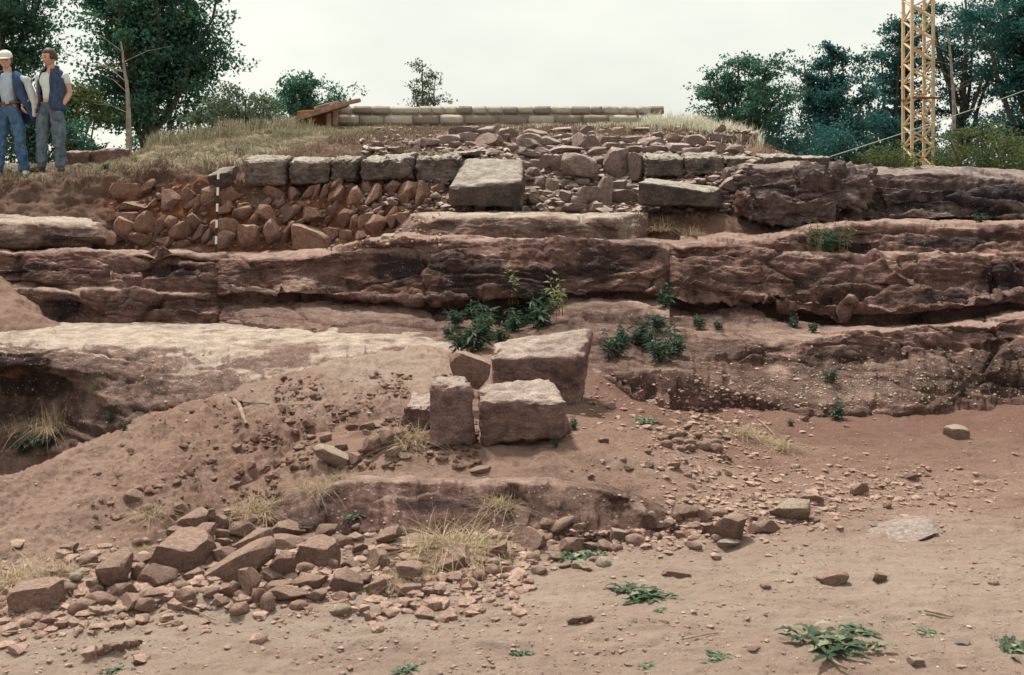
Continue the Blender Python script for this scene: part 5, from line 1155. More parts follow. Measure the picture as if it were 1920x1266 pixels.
# ------------------------------------------------------------------ grass on the hill
def blades(pos, h, r, lean=.5, w=.008, dirs=None):
    n = len(pos); pos = np.asarray(pos); h = np.asarray(h)[:, None]
    az = r.uniform(0, 6.283, n); d = np.stack([np.cos(az), np.sin(az), 0 * az], 1)
    if dirs is not None: d = d * .5 + dirs
    s = np.stack([-np.sin(az + r.uniform(-1, 1, n)), np.cos(az), 0 * az], 1); s /= np.linalg.norm(s, axis=1)[:, None]
    ln = r.uniform(.1, lean, n)[:, None]
    ww = w * r.uniform(.6, 1.4, n)[:, None]
    m = pos + np.array([0, 0, 1]) * h * .6 + d * h * ln * .35; t = pos + np.array([0, 0, 1]) * h * (1 - .35 * ln) + d * h * ln
    V = np.stack([pos - s * ww, pos + s * ww, m - s * ww * .7, m + s * ww * .7, t], 1).reshape(-1, 3)
    i = np.arange(n) * 5
    Fc = np.concatenate([np.stack(q, 1) for q in ((i, i + 1, i + 3), (i, i + 3, i + 2), (i + 2, i + 3, i + 4))])
    return V, Fc, np.repeat(r.uniform(0, 1, n), 5)
def sample_strip(s, wgt, n, r):
    A = np.asarray(wgt)[:-1, :-1] * np.linalg.norm(s.V[1:, :-1] - s.V[:-1, :-1], axis=-1) * np.linalg.norm(s.V[:-1, 1:] - s.V[:-1, :-1], axis=-1)
    k = r.choice(A.size, n, p=A.ravel() / A.sum()); i, j = np.unravel_index(k, A.shape)
    a, b = r.uniform(0, 1, (n, 1)), r.uniform(0, 1, (n, 1))
    V = s.V; return (V[i, j] * (1 - a) + V[i, j + 1] * a) * (1 - b) + (V[i + 1, j] * (1 - a) + V[i + 1, j + 1] * a) * b, i, j
r = np.random.RandomState(3)
vis = (hs.px > -300) & (hs.px < 2000)
clump = sst(-.25, .35, fbm(hs.flat() * 2.2 + 2, 3)).reshape(hs.shape) + .12
pos, i, j = sample_strip(hs, turf * vis * clump * (1 - .85 * sst(600, 640, hs.px) * (1 - sst(246, 252, hs.py))), 36000, r)
hgt = r.uniform(.02, .07, len(pos)) * (1 + .8 * (pos[:, 1] > 17))
parts_ = [blades(pos, hgt, r, 1.4, .006)]
# taller weeds along the left crest
wl_ = np.exp(-((hs.py - np.interp(hs.px, [0, 130, 240, 300, 380, 450, 540, 640], [306, 302, 284, 266, 250, 241, 236, 234])) / 9) ** 2) * sst(255, 300, hs.px) * (1 - sst(560, 620, hs.px))
pos, i, j = sample_strip(hs, wl_ * clump ** 2, 3000, r); parts_.append(blades(pos, r.uniform(.08, .45, len(pos)) ** 1.4, r, .7, .007))
tag(link('grass', leaf_obj_mesh('grass', parts_, 'grass'), None), 'short dry grass covering the left slope of the hill', 'grass', kind='stuff')
w2 = (1 - sst(240, 262, hs.py)) * sst(860, 1010, hs.px) * (1 - sst(1410, 1440, hs.px)) * turf
pos, i, j = sample_strip(hs, w2 * clump, 7000, r); q = [blades(pos, r.uniform(.02, .09, len(pos)), r, 1.1, .006)]
w3 = np.exp(-((hs.py - np.interp(hs.px, [1150, 1190, 1280, 1380, 1440], [226, 226, 232, 254, 282])) / 8) ** 2) * sst(1170, 1230, hs.px) * (1 - sst(1400, 1440, hs.px))
pos, i, j = sample_strip(hs, w3 * (.2 + clump), 4200, r); q.append(blades(pos, r.uniform(.06, .34, len(pos)) * (.5 + .7 * r.uniform(0, 1, len(pos))), r, .9, .006))
tag(link('pale_grass', leaf_obj_mesh('pale_grass', q, 'pale_grass'), None), 'tall bleached grass on the crest right of the wall', 'grass', kind='stuff')
# dead roots and turf hanging along the cut edge
w4 = np.exp(-((hs.py - edge_y[None, :] - 8) / 9) ** 2) * sst(-200, -100, hs.px) * (1 - sst(1420, 1500, hs.px)); w4 = w4 + .5 * np.exp(-((hs.py - 275) / 22) ** 2) * sst(600, 640, hs.px) * (1 - sst(800, 840, hs.px))
pos, i, j = sample_strip(hs, w4 * vis * clump, 14000, r)
V, Fc, T = blades(pos, r.uniform(.04, .16, len(pos)), r, 2.0, .005, dirs=np.array([0, -.5, -.3]))
tag(link('dead_roots', leaf_obj_mesh('dead_roots', [(V, Fc, T)], 'dead_root'), None), 'dry roots and dead turf hanging along the cut edge of the hill', 'roots', kind='stuff')

# ------------------------------------------------------------------ herbs, tufts, rosettes
def make_herb(seed, mat, nst=6, h=.30, leaf=.085, dens=26, flowers=False):
    r = np.random.RandomState(seed); o = empty('leafy_plant'); pos, dirs = [], []; tubes = []; fl = []
    for k in range(nst):
        az = r.uniform(0, 6.28); L = h * r.uniform(.55, 1.1); ln = r.uniform(.1, .55)
        b = Vector((r.normal() * .035, r.normal() * .03, 0)); e = b + Vector((math.cos(az) * L * ln, math.sin(az) * L * ln, L)); m = b.lerp(e, .5) + Vector((0, 0, .05 * L)) - Vector((math.cos(az), math.sin(az), 0)) * .08 * L
        pth = [b, b.lerp(m, .5), m, m.lerp(e, .5), e]; tubes.append(tube_path(pth, [.004, .0035, .003, .0025, .0015], 4))
        for i in range(dens):
            f = r.uniform(.2, 1.0); p_ = np.array(b) * (1 - f) ** 2 + 2 * np.array(m) * f * (1 - f) + np.array(e) * f * f
            a2 = r.uniform(0, 6.28); pos.append(p_); dirs.append([math.cos(a2), math.sin(a2), r.uniform(-.7, .55)])
        if flowers and k % 2 == 0:
            for i in range(14): fl.append(np.array(e) + r.normal(size=3) * np.array([.008, .008, .02]))
    V1 = leaf_cloud(np.array(pos), leaf, r, .5, .26, dirs)
    # each leaf droops: add a bent outer half
    link('foliage', leaf_obj_mesh('foliage', [V1], mat), None, o); link('stem', join_tubes('stem', tubes, 'stem'), None, o)
    if fl: link('flower', leaf_obj_mesh('flower', [leaf_cloud(np.array(fl), .014, r, .3, .9)], 'flower'), None, o)
    return o
def make_tuft(seed, n=170, h=.2, spread=.05, lean=1.1, mat='straw', name='dry_grass', green=0, w=.0022):
    r = np.random.RandomState(seed); tot = []
    for cnt, mt in ((n, mat), (green, 'grass')):
        if cnt:
            # arched blades of four pieces
            az = r.uniform(0, 6.283, cnt); L = h * r.uniform(.5, 1.35, cnt); ln = r.uniform(.15, lean, cnt)
            b = r.normal(size=(cnt, 3)) * spread * np.array([1, .8, .12]); d = np.stack([np.cos(az), np.sin(az), 0 * az], 1); s = np.stack([-np.sin(az), np.cos(az), 0 * az], 1)
            rows = []
            for q in np.linspace(0, 1, 5):
                c = b + d * (L * ln * q ** 1.6)[:, None] + np.array([0, 0, 1]) * (L * (q - .55 * ln * q * q))[:, None]; ww = w * (1 - .85 * q)
                rows += [c - s * ww, c + s * ww]
            V = np.stack(rows, 1).reshape(-1, 3); i = np.arange(cnt) * 10; Fs = []
            for q in range(4): Fs += [np.stack([i + 2 * q, i + 2 * q + 1, i + 2 * q + 3], 1), np.stack([i + 2 * q, i + 2 * q + 3, i + 2 * q + 2], 1)]
            tot.append((V, np.concatenate(Fs), np.repeat(r.uniform(0, 1, cnt), 10)))
    return link(name, leaf_obj_mesh(name, tot, mat), None)
def make_rosette(seed, w=.16, n=34, mat='weed'):
    r = np.random.RandomState(seed); Vs, Fs, Ts = [], [], []; k = 0
    for i in range(n):
        az = r.uniform(0, 6.28); L = w * r.uniform(.14, .5); el = r.uniform(.02, .7); d = Vector((math.cos(az), math.sin(az), el)).normalized(); s = Vector((-math.sin(az), math.cos(az), 0)); b = Vector((r.normal() * .24 * w, r.normal() * .17 * w, .004)); tone = r.uniform(0, 1)
        m = 9
        for q in range(m):
            t = q / (m - 1); c = b + d * L * t - Vector((0, 0, el * L * .75 * t * t)); ww = L * .17 * math.sin(math.pi * min(1, t * .9 + .1)) * (1.0 if q % 2 else .5) + .001
            Vs += [c - s * ww + Vector((0, 0, ww * .3)), c, c + s * ww + Vector((0, 0, ww * .3))]; Ts += [tone] * 3
            if q: 
                a = k + 3 * q
                for u in (0, 1): Fs += [[a - 3 + u, a - 2 + u, a + 1 + u], [a - 3 + u, a + 1 + u, a + u]]
        k += 3 * m
    me = leaf_obj_mesh('weed', [(np.array([v[:] for v in Vs]), np.array(Fs), np.array(Ts))], mat); return link('weed', me, None)
PROTO = {}
def proto(key, fn):
    "first use returns the thing itself, later uses a copy with its parts"
    if key not in PROTO: PROTO[key] = fn(); return PROTO[key]
    return copy_tree(PROTO[key])
def put(o, px, py, sc, label, cat, group=None, toward=0.02, rz=None, sq=1.0):
    loc, nor = hit(px, py); o.location = loc + Vector((0, -toward, -.005)); o.rotation_euler = (0, 0, rng.uniform(0, 6.28) if rz is None else rz)
    o.scale = (sc, sc, sc * sq); 
    for k in ('group',): 
        if k in o: del o[k]
    return tag(o, label, cat, group)
def scale_for(px, py, hpx, h0): loc, _ = hit(px, py); return hpx * loc.y / F / h0
HERB = [
 (868, 658, 62, 'herb', 'drooping leafy plant lowest at the left of the green clump below the cliff'), (898, 655, 84, 'herb', 'tall leafy plant just left of the large rear block'), (858, 612, 44, 'herb', 'leafy plant at the upper left of the clump under the dark crack'),
 (906, 622, 56, 'herb', 'leafy plant with orange leaves in the middle of the clump under the cliff'), (882, 596, 36, 'herb', 'small leafy plant highest at the left under the dark crack'), (962, 566, 64, 'tip', 'light yellow green plant tip high against the cliff face'),
 (985, 606, 70, 'herb', 'dark leafy plant behind the left end of the large rear block'), (1012, 612, 70, 'herb', 'tall narrow plant behind the middle of the large rear block'), (1042, 588, 70, 'tip', 'pale seed-headed plant leaning against the cliff above the rear block'),
 (962, 622, 50, 'herb', 'leafy plant in the shade left of the narrow tall plant'), (940, 640, 40, 'herb', 'low leafy plant touching the left end of the rear block'), (840, 630, 30, 'herb', 'sparse small plant at the right end of the pale shelf'),
 (1150, 668, 60, 'herb', 'drooping plant just right of the large rear block'), (1168, 640, 36, 'herb', 'small plant above the drooping plant right of the rear block'), (1218, 655, 58, 'flower', 'leafy plant with a pink blossom right of the blocks'),
 (1240, 678, 66, 'herb', 'bushiest low plant of the group right of the blocks'), (1266, 662, 56, 'herb', 'leafy plant at the right side of the group right of the blocks'), (1236, 620, 44, 'herb', 'round leafy plant at the top of the group right of the blocks'),
 (1196, 642, 40, 'herb', 'small plant left of the pink blossomed one'), (1250, 574, 46, 'herb', 'plant hanging from the vertical joint in the cliff'), (1310, 617, 34, 'herb', 'upright small plant right of the plant group under the cliff'),
 (1345, 617, 24, 'herb', 'tiny bright plant beside the upright small plant under the cliff'), (1486, 612, 26, 'herb', 'left of two green plants under the dark overhang at right'), (1522, 622, 26, 'herb', 'right of two green plants under the dark overhang at right'),
 (1716, 606, 24, 'herb', 'green plant in the crack at the far right of the cliff'), (1650, 612, 14, 'herb', 'tiny plant in the crack between the overhang and the far right plant'),
 (1522, 472, 62, 'herb_pale', 'tall pale stemmed plant on the upper ledge at right'), (1552, 472, 48, 'herb', 'dark bushy plant beside the pale stems on the upper ledge'), (1576, 472, 54, 'herb_pale', 'yellowish plant at the right of the upper ledge clump'), (1500, 474, 18, 'herb_pale', 'small pale leaf tuft at the left of the upper ledge clump'),
 (1553, 714, 32, 'herb', 'small plant halfway down the lower right bank'), (1566, 784, 40, 'herb', 'broad green plant at the foot of the lower right bank'), (1480, 798, 18, 'herb', 'tiny weed left of the plant at the foot of the right bank'),
 (1833, 418, 22, 'herb', 'bright green plant on the ledge under the upper right outcrop'), (1246, 488, 22, 'herb_pale', 'light green sprig at the top of the vertical joint'), (86, 842, 44, 'herb', 'green plant under the blond grass in the left hollow'), (44, 848, 40, 'herb', 'green plant at the far left of the hollow'),
 (238, 802, 20, 'herb', 'small weed on the ridge of the spoil mound at left'), (350, 742, 16, 'herb_pale', 'small dry weed on the mound crest against the shelf'), (206, 788, 22, 'herb', 'weed under the hollow face of the left shelf'), (176, 742, 26, 'herb_pale', 'weed on the hollow face of the left shelf'),
 (1842, 604, 10, 'herb', 'tiny plant at the right end of the cliff crack'), (1100, 560, 14, 'herb', 'tiny weed on the cliff above the rear block'), (1640, 395, 14, 'herb', 'tiny weed under the outcrop'), (200, 318, 16, 'herb', 'small green weed at the cut edge below the brown blocks'), (1075, 800, 24, 'herb', 'small weed at the right foot of the squat square block'), (1040, 834, 20, 'herb', 'small weed in front of the squat square block')]
for n_, (x, y, hh, kind, lab) in enumerate(HERB):
    v = n_ % 3
    if kind == 'flower': o = proto('flower', lambda: make_herb(77, 'herb', 6, flowers=True))
    elif kind == 'tip': o = proto('tip', lambda: make_herb(71, 'seed', 5, .34, .075, 16))
    elif kind == 'herb_pale': o = proto(('p', v), lambda: make_herb(60 + v, 'herb_pale', 6, .34, .05, 20))
    else: o = proto(('h', v), lambda: make_herb(50 + v, 'herb', 7, .26, .095, 26))
    put(o, x, y, scale_for(x, y, hh, .31), lab, 'plant', toward=.22 if kind == 'tip' else .04)
WEED = [(1556, 1207, 124, 'weed', 'largest dark green rosette weed at the lower right'), (1606, 1184, 62, 'pale', 'pale grey leaved weed touching the largest rosette'), (1736, 1187, 40, 'pale', 'small weed right of the largest rosette'), (1897, 1214, 66, 'weed', 'bright green tuft at the bottom right corner'),
 (1351, 1238, 54, 'pale', 'small grey green rosette at the bottom right of centre'), (1212, 1250, 46, 'pale', 'low rosette at the bottom edge near the centre'), (1202, 1114, 86, 'weed', 'flat green weed on the path below the right rubble'), (1238, 1143, 22, 'pale', 'tiny weed just below the flat green weed'),
 (984, 1224, 50, 'pale', 'small rosette at the bottom centre'), (762, 1254, 44, 'pale', 'rosette at the bottom edge left of centre'), (222, 1257, 46, 'weed', 'dark green weed at the bottom left'), (1076, 1048, 84, 'weed', 'broad leaved green weed among the right rubble stones'), (1208, 790, 44, 'pale', 'grey green weed on the bank right of the blocks'),
 (640, 1066, 40, 'weed', 'small green weed under the large wedge stone'), (690, 1054, 34, 'weed', 'small green weed left of the dry grass tuft'), (664, 968, 36, 'weed', 'tiny green weed on the face of the rock step'), (1124, 1040, 34, 'weed', 'second green weed right of the broad leaved one'), (540, 1040, 30, 'weed', 'green weed in the gap under the stone slab')]
for n_, (x, y, w, kind, lab) in enumerate(WEED):
    m = 'weed' if kind == 'weed' else 'herb_pale'; v = n_ % 2
    o = proto(('r', m, v), lambda: make_rosette(90 + v, .16, 80, m)); loc, _ = hit(x, y)
    put(o, x, y, w * loc.y / F / .16, lab, 'weed', toward=0)
    o.scale.z *= 1.3
TUFT = [(838, 1030, 70, .8, 'large straw coloured grass tuft at the foot of the rock step', 0), (905, 1026, 56, .9, 'tangled dry grass at the right of the large straw tuft', 0), (785, 1064, 54, 1.2, 'flattened dry grass spilling over stones left of the two stacked stones', 0), (745, 1086, 36, 1.2, 'low wisps of dry grass left of the stacked stones', 0),
 (100, 808, 50, 1.0, 'blond grass tuft hanging in the left hollow', 0), (46, 805, 36, .8, 'small orange grass tuft at the far left hollow', 0), (492, 958, 50, .9, 'short dry grass tuft left of the rock step', 40), (40, 1092, 62, .9, 'dry grass at the far left behind the wide block', 40), (112, 1082, 46, .9, 'low dry grass right of the far left tuft', 40),
 (765, 822, 50, 1.1, 'brown dead grass clump left of the upright block', 0), (936, 948, 40, .8, 'wispy dry grass on the rock step', 30), (1424, 828, 40, 1.6, 'scattered straw on the bank right of the cobbles', 0), (1385, 812, 34, 1.6, 'straw heap above the row of cobbles', 0), (1462, 836, 30, 1.6, 'dry straw at the right end of the bank', 0), (600, 912, 34, 1.2, 'dry grass fringe at the top left of the rock step', 0), (640, 893, 26, 1.2, 'dry wisps along the top of the rock step', 0), (600, 1000, 18, 1, 'short dry grass between stones below the rock step', 20), (290, 960, 34, 1, 'dark dry weed on the mound above the rubble', 40),
 (262, 1030, 26, 1, 'dry wisps above the mossy block', 10), (964, 372, 44, 1.0, 'dry roots hanging from the right corner of the tilted slab', 0), (1235, 432, 36, 1.2, 'dead roots under the long mossy slab', 0), (1300, 440, 26, 1.2, 'dead grass in the sandy hollow under the outcrop', 0)]
for n_, (x, y, hh, ln, lab, gr) in enumerate(TUFT):
    v = n_ % 4; o = proto(('t', v), lambda: make_tuft(120 + v, 240, .2, .075, 2.4)); put(o, x, y, scale_for(x, y, hh, .17), lab, 'dry grass', toward=.03)
    o.scale.z *= .85 if ln < 1 else .62
    if x == 100: o.scale = (o.scale.x * .75, o.scale.y * .75, o.scale.z * 1.7)
# long straw stalks by the big tuft, twigs and roots
def twig(pts, rad, label, mat='root', name='twig', cat='twig', lift=.012):
    q = []
    for x, y in pts:
        loc, _ = hit(x, y); q.append(loc + Vector((0, -.01, lift)))
    V, Fc = tube_path(q, [rad * (1 - .5 * i / len(q)) for i in range(len(q))], 6); V = V + .15 * rad * NR.normal(size=V.shape)
    tag(link(name, np_mesh(name, V, Fc), M[mat]), label, cat)
twig([(438, 752), (448, 760), (453, 772), (458, 788), (464, 800)], .017, 'pale bent root lying on the mound', name='root', cat='root')
twig([(455, 757), (500, 760), (540, 762), (590, 760)], .006, 'thin dry root running right across the mound', name='root', cat='root')
twig([(1732, 1148), (1760, 1154), (1784, 1160)], .006, 'thin dark twig near the lower right weeds')
twig([(1556, 1238), (1570, 1250), (1588, 1258)], .006, 'pale twig below the largest rosette')
twig([(1422, 790), (1440, 806), (1462, 830)], .007, 'dry stalk lying across the straw on the right bank')
twig([(340, 1140), (370, 1150), (405, 1166)], .004, 'straw stalk lying in front of the rubble')
twig([(298, 1176), (325, 1172), (345, 1168)], .004, 'short straw stalk in front of the far left rubble')
twig([(1280, 1202), (1310, 1196), (1345, 1190)], .004, 'straw stalk lying on the path above the small rosette')
def stalk(px0, py0, px1, py1, label):
    a, _ = hit(px0, py0); b = P(px1, py1, a.y + .05); V, Fc = tube_path([a, a.lerp(b, .5) + Vector((.01, 0, .01)), b], [.003, .0025, .0015], 5)
    tag(link('grass_stalk', np_mesh('grass_stalk', V, Fc), M['straw']), label, 'stalk')
stalk(862, 1032, 918, 950, 'long dry stalk leaning right out of the straw tuft'); stalk(880, 1006, 838, 976, 'dry stalk leaning left out of the straw tuft'); stalk(898, 1010, 925, 975, 'short dry stalk at the right of the straw tuft')
tag(link('hollow_roots', leaf_obj_mesh('hollow_roots', [blades(np.array([[*(hit(r_.uniform(1190, 1330), r_.uniform(395, 440))[0])] for r_ in [random.Random(k) for k in range(420)]]), NR.uniform(.03, .1, 420), NR, 2.2, .004, dirs=np.array([0, -.7, -.2]))], 'dead_root'), None), 'tangle of dead roots below the long mossy slab', 'roots', kind='stuff')

# ------------------------------------------------------------------ gravel and clods (nobody could count them)
def gravel(name, spots, mat, label, seed, lo, hi, flat=.6, bury=.12):
    r = np.random.RandomState(seed); V0, F0 = ICO[1]; Vs = []; Fs = []; k = 0
    for x, y in spots:
        loc, nor = hit(x, y); s = lo * (hi / lo) ** (r.uniform(0, 1) ** 2.2)
        V = V0 + r.normal(scale=.16, size=V0.shape); V = V * s * np.array([r.uniform(.7, 1.3), r.uniform(.7, 1.3), flat * r.uniform(.7, 1.2)])
        a = r.uniform(0, 6.28); c, s_ = math.cos(a), math.sin(a); V = np.stack([V[:, 0] * c - V[:, 1] * s_, V[:, 0] * s_ + V[:, 1] * c, V[:, 2]], 1)
        Vs.append(V + np.array(loc) + np.array(nor) * s * bury); Fs.append(F0 + k); k += len(V)
    me = np_mesh(name, np.concatenate(Vs), np.concatenate(Fs)); me.set_sharp_from_angle(angle=R(45)); me.materials.append(M[mat])
    tag(link(name, me, None), label, 'gravel', kind='stuff')
r4 = random.Random(9)
sp = []
while len(sp) < 2600:
    x = r4.uniform(0, 1000); y = r4.gauss(rubble_line(x) + 5, 40)
    if y < 930 or y > 1240 or (x > 520 and y < 1000): continue
    sp.append((x, y))
gravel('gravel', sp, 'rubble', 'broken red gravel between the stones of the rubble spill', 1, .007, .042)
sp = []
while len(sp) < 1900:
    x = r4.gauss(1230, 170); y = r4.gauss(1000 - .12 * (x - 1100), 26); sp.append((x, y))
sp = [q for q in sp if not (q[0] < 1250 and q[1] < 996)]
for _ in range(900): sp.append((r4.gauss(1340, 90), r4.gauss(815, 50)))
for _ in range(260): sp.append((r4.uniform(1090, 1420), r4.gauss(755, 32)))
for _ in range(900): sp.append((r4.gauss(1600, 150), r4.gauss(925, 30)))
gravel('gravel', sp, 'rubble', 'loose gravel and clods on the bank and along the right rubble', 2, .006, .030)
sp = [(r4.uniform(-20, 1940), 740 + 526 * r4.random() ** .8) for _ in range(3600)]
gravel('gravel', [q for q in sp if perlin(np.array([[q[0] * .006, q[1] * .012, 3.5]]))[0] > r4.uniform(-.45, .3) and q[1] > np.interp(q[0], [0, 400, 900, 1300, 1500], [1160, 1100, 1030, 800, 780])], 'rubble', 'small clods strewn over the sandy path', 3, .004, .014, .5)
gravel('gravel', [(r4.uniform(0, 1920), 800 + 466 * r4.random()) for _ in range(420)], 'white_stone', 'white flecks of quartz gravel strewn over the ground', 4, .003, .0085, .5)
sp = []
while len(sp) < 1300:
    x, y = r4.uniform(150, 900), r4.uniform(700, 990)
    if y < np.interp(x, [0, 240, 400, 560, 700, 850], [900, 815, 745, 705, 680, 700]) or (x > 520 and y > 878): continue
    if r4.random() < .85 and x < 440: continue
    if perlin(np.array([[x * .022, y * .03, 1.5]]))[0] < -.05: continue
    sp.append((x, y))
gravel('gravel', sp, 'clod', 'crumbled clods on the spoil mound', 5, .006, .034, .7)
sp = [(r4.uniform(200, 830), r4.uniform(345, 465)) for _ in range(1300)]
gravel('gravel', sp, 'red_rubble', 'red crumbled earth between the packing stones', 6, .008, .04, .8)
sp = [(r4.uniform(680, 1410), r4.uniform(242, 398)) for _ in range(3800)]
gravel('gravel', sp, 'grey_rubble', 'small broken stones between the upper rubble', 7, .012, .095, .6)
sp = [(r4.gauss(1580, 120), r4.gauss(725, 22)) for _ in range(800)] + [(r4.uniform(1300, 1920), r4.uniform(650, 760)) for _ in range(500)]
gravel('gravel', sp, 'pale_stone', 'white pebbles weathering out of the lower right bank', 8, .004, .016, .8)
sp = [(r4.uniform(0, 700), r4.uniform(640, 790)) for _ in range(260)]
gravel('gravel', sp, 'white_stone', 'white pebbles set in the left shelf', 9, .004, .016, .8)
# ------------------------------------------------------------------ people
def skin_mesh(name, verts, edges, radii, sub=2, root=0, mat=None, disp=0.0, smooth_branch=0.6):
    me = bpy.data.meshes.new(name); me.from_pydata([tuple(v) for v in verts], edges, []); me.update()
    o = bpy.data.objects.new(name, me); C.objects.link(o)
    sk = o.modifiers.new('skin', 'SKIN'); sk.branch_smoothing = smooth_branch; sk.use_smooth_shade = True
    for i, rd in enumerate(radii):
        d = me.skin_vertices[0].data[i]; d.radius = (rd, rd) if not isinstance(rd, tuple) else rd; d.use_root = (i == root)
    sb = o.modifiers.new('sub', 'SUBSURF'); sb.levels = sub; sb.render_levels = sub
    dg = bpy.context.evaluated_depsgraph_get(); ev = o.evaluated_get(dg)
    m2 = bpy.data.meshes.new_from_object(ev); bpy.data.objects.remove(o); bpy.data.meshes.remove(me)
    m2.name = name
    for p_ in m2.polygons: p_.use_smooth = True
    if mat: m2.materials.clear(); m2.materials.append(M[mat])
    return m2
def merge_meshes(name, items):
    "items: list of (mesh, matrix, material name); one mesh with several materials"
    bm = bmesh.new(); mats = []
    for me, mt, mat in items:
        if mat not in mats: mats.append(mat)
        t = bmesh.new(); t.from_mesh(me); t.transform(mt)
        for f in t.faces: f.material_index = mats.index(mat)
        tm = bpy.data.meshes.new('t'); t.to_mesh(tm); t.free(); bm.from_mesh(tm); bpy.data.meshes.remove(tm)
    out = bpy.data.meshes.new(name); bm.to_mesh(out); bm.free()
    for m in mats: out.materials.append(M[m])
    for p_ in out.polygons: p_.use_smooth = True
    return out
def ball(rx, ry, rz, sub=3):
    V, Fc = ICO[sub]; return np_mesh('ball', V * np.array([rx, ry, rz]), Fc)
def chain(pts, rad, sub=2, mat=None, name='chain'):
    return skin_mesh(name, pts, [(i, i + 1) for i in range(len(pts) - 1)], rad, sub=sub, mat=mat)
def wrinkle(me, amp, sc=9, seed=0, stretch=(1, 1, .5)):
    V = np.zeros(len(me.vertices) * 3); me.vertices.foreach_get('co', V); V = V.reshape(-1, 3)
    Nn = np.zeros(len(V) * 3); me.vertices.foreach_get('normal', Nn); Nn = Nn.reshape(-1, 3)
    d = fbm(V * np.array(stretch) * sc + seed, 3) - .4 * np.abs(fbm(V * np.array([1, 1, 1.6]) * sc * .8 + seed + 4, 2))
    V = V + Nn * (amp * d)[:, None]; me.vertices.foreach_set('co', V.ravel()); me.update(); return me
I4 = Matrix.Identity(4)
def head_mesh():
    "head with face, chin at z=0, top at z=.235, looking to -y; one surface pushed into shape"
    V, Fc = ICO[4]; V = V.copy(); x, y, z = V[:, 0], V[:, 1], V[:, 2]
    X = x * .078 * (1 - .22 * sst(0, -1, z)) ; Yv = y * .098; Z = z * .118
    face = sst(0, -.8, y)
    # jaw narrows, chin forward
    X *= 1 - .25 * sst(-.3, -1, z) * face; Yv = np.where(y < 0, Yv * (1 - .08 * sst(-.2, -1, z)), Yv)
    Yv -= .018 * np.exp(-((z + .80) / .2) ** 2) * face
    # nose, brow, eye sockets, mouth, cheeks
    nose = np.exp(-(x / .13) ** 2) * np.where((z > -.38) & (z < .12), np.clip((.14 - z) / .5, 0, 1), 0) * face; Yv -= .030 * nose
    Yv -= .006 * np.exp(-((z - .2) / .07) ** 2) * face * (np.abs(x) < .7)
    for s in (-1, 1): Yv += .011 * np.exp(-(((x - s * .38) / .17) ** 2 + ((z - .05) / .10) ** 2)) * face
    Yv -= .005 * np.exp(-(x / .3) ** 2 - ((z + .52) / .05) ** 2) * face; Yv -= .005 * np.exp(-(x / .3) ** 2 - ((z + .62) / .05) ** 2) * face
    return np_mesh('head', np.stack([X, Yv, Z + .118], 1), Fc)
def hand_mesh(curl=.5):
    "relaxed hand, wrist at origin, fingers along -z, thumb to +x side, palm facing +y"
    items = [(chain([(0, 0, 0), (0, 0, -.045), (0, .002, -.085)], [(.024, .019), (.036, .017), (.036, .013)], 2), I4, 'skin')]
    for k, (fx, L) in enumerate(((.030, .072), (.010, .080), (-.010, .075), (-.029, .058))):
        a = curl * (.6 + .12 * k); p = [(fx * .8, 0, -.07)]; ang = .15
        for seg in (.42, .33, .25):
            ang += a * .8; q = p[-1]; p.append((q[0] + fx * .02, q[1] + math.sin(ang) * L * seg, q[2] - math.cos(ang) * L * seg - .004))
        items.append((chain(p, [.0095, .0092, .0085, .007], 1), I4, 'skin'))
    items.append((chain([(.018, .004, -.025), (.043, .012, -.050), (.050, .022, -.078), (.048, .030, -.095)], [.014, .012, .010, .008], 1), I4, 'skin'))
    return merge_meshes('hand', items)
HEAD = head_mesh()
def limb(a, b, c, ra, rb, rc, n=3):
    a, b, c = Vector(a), Vector(b), Vector(c)
    return [a, a.lerp(b, .5), b, b.lerp(c, .45), c], [ra, (ra + rb) * .52, rb, rb * 1.02, rc]
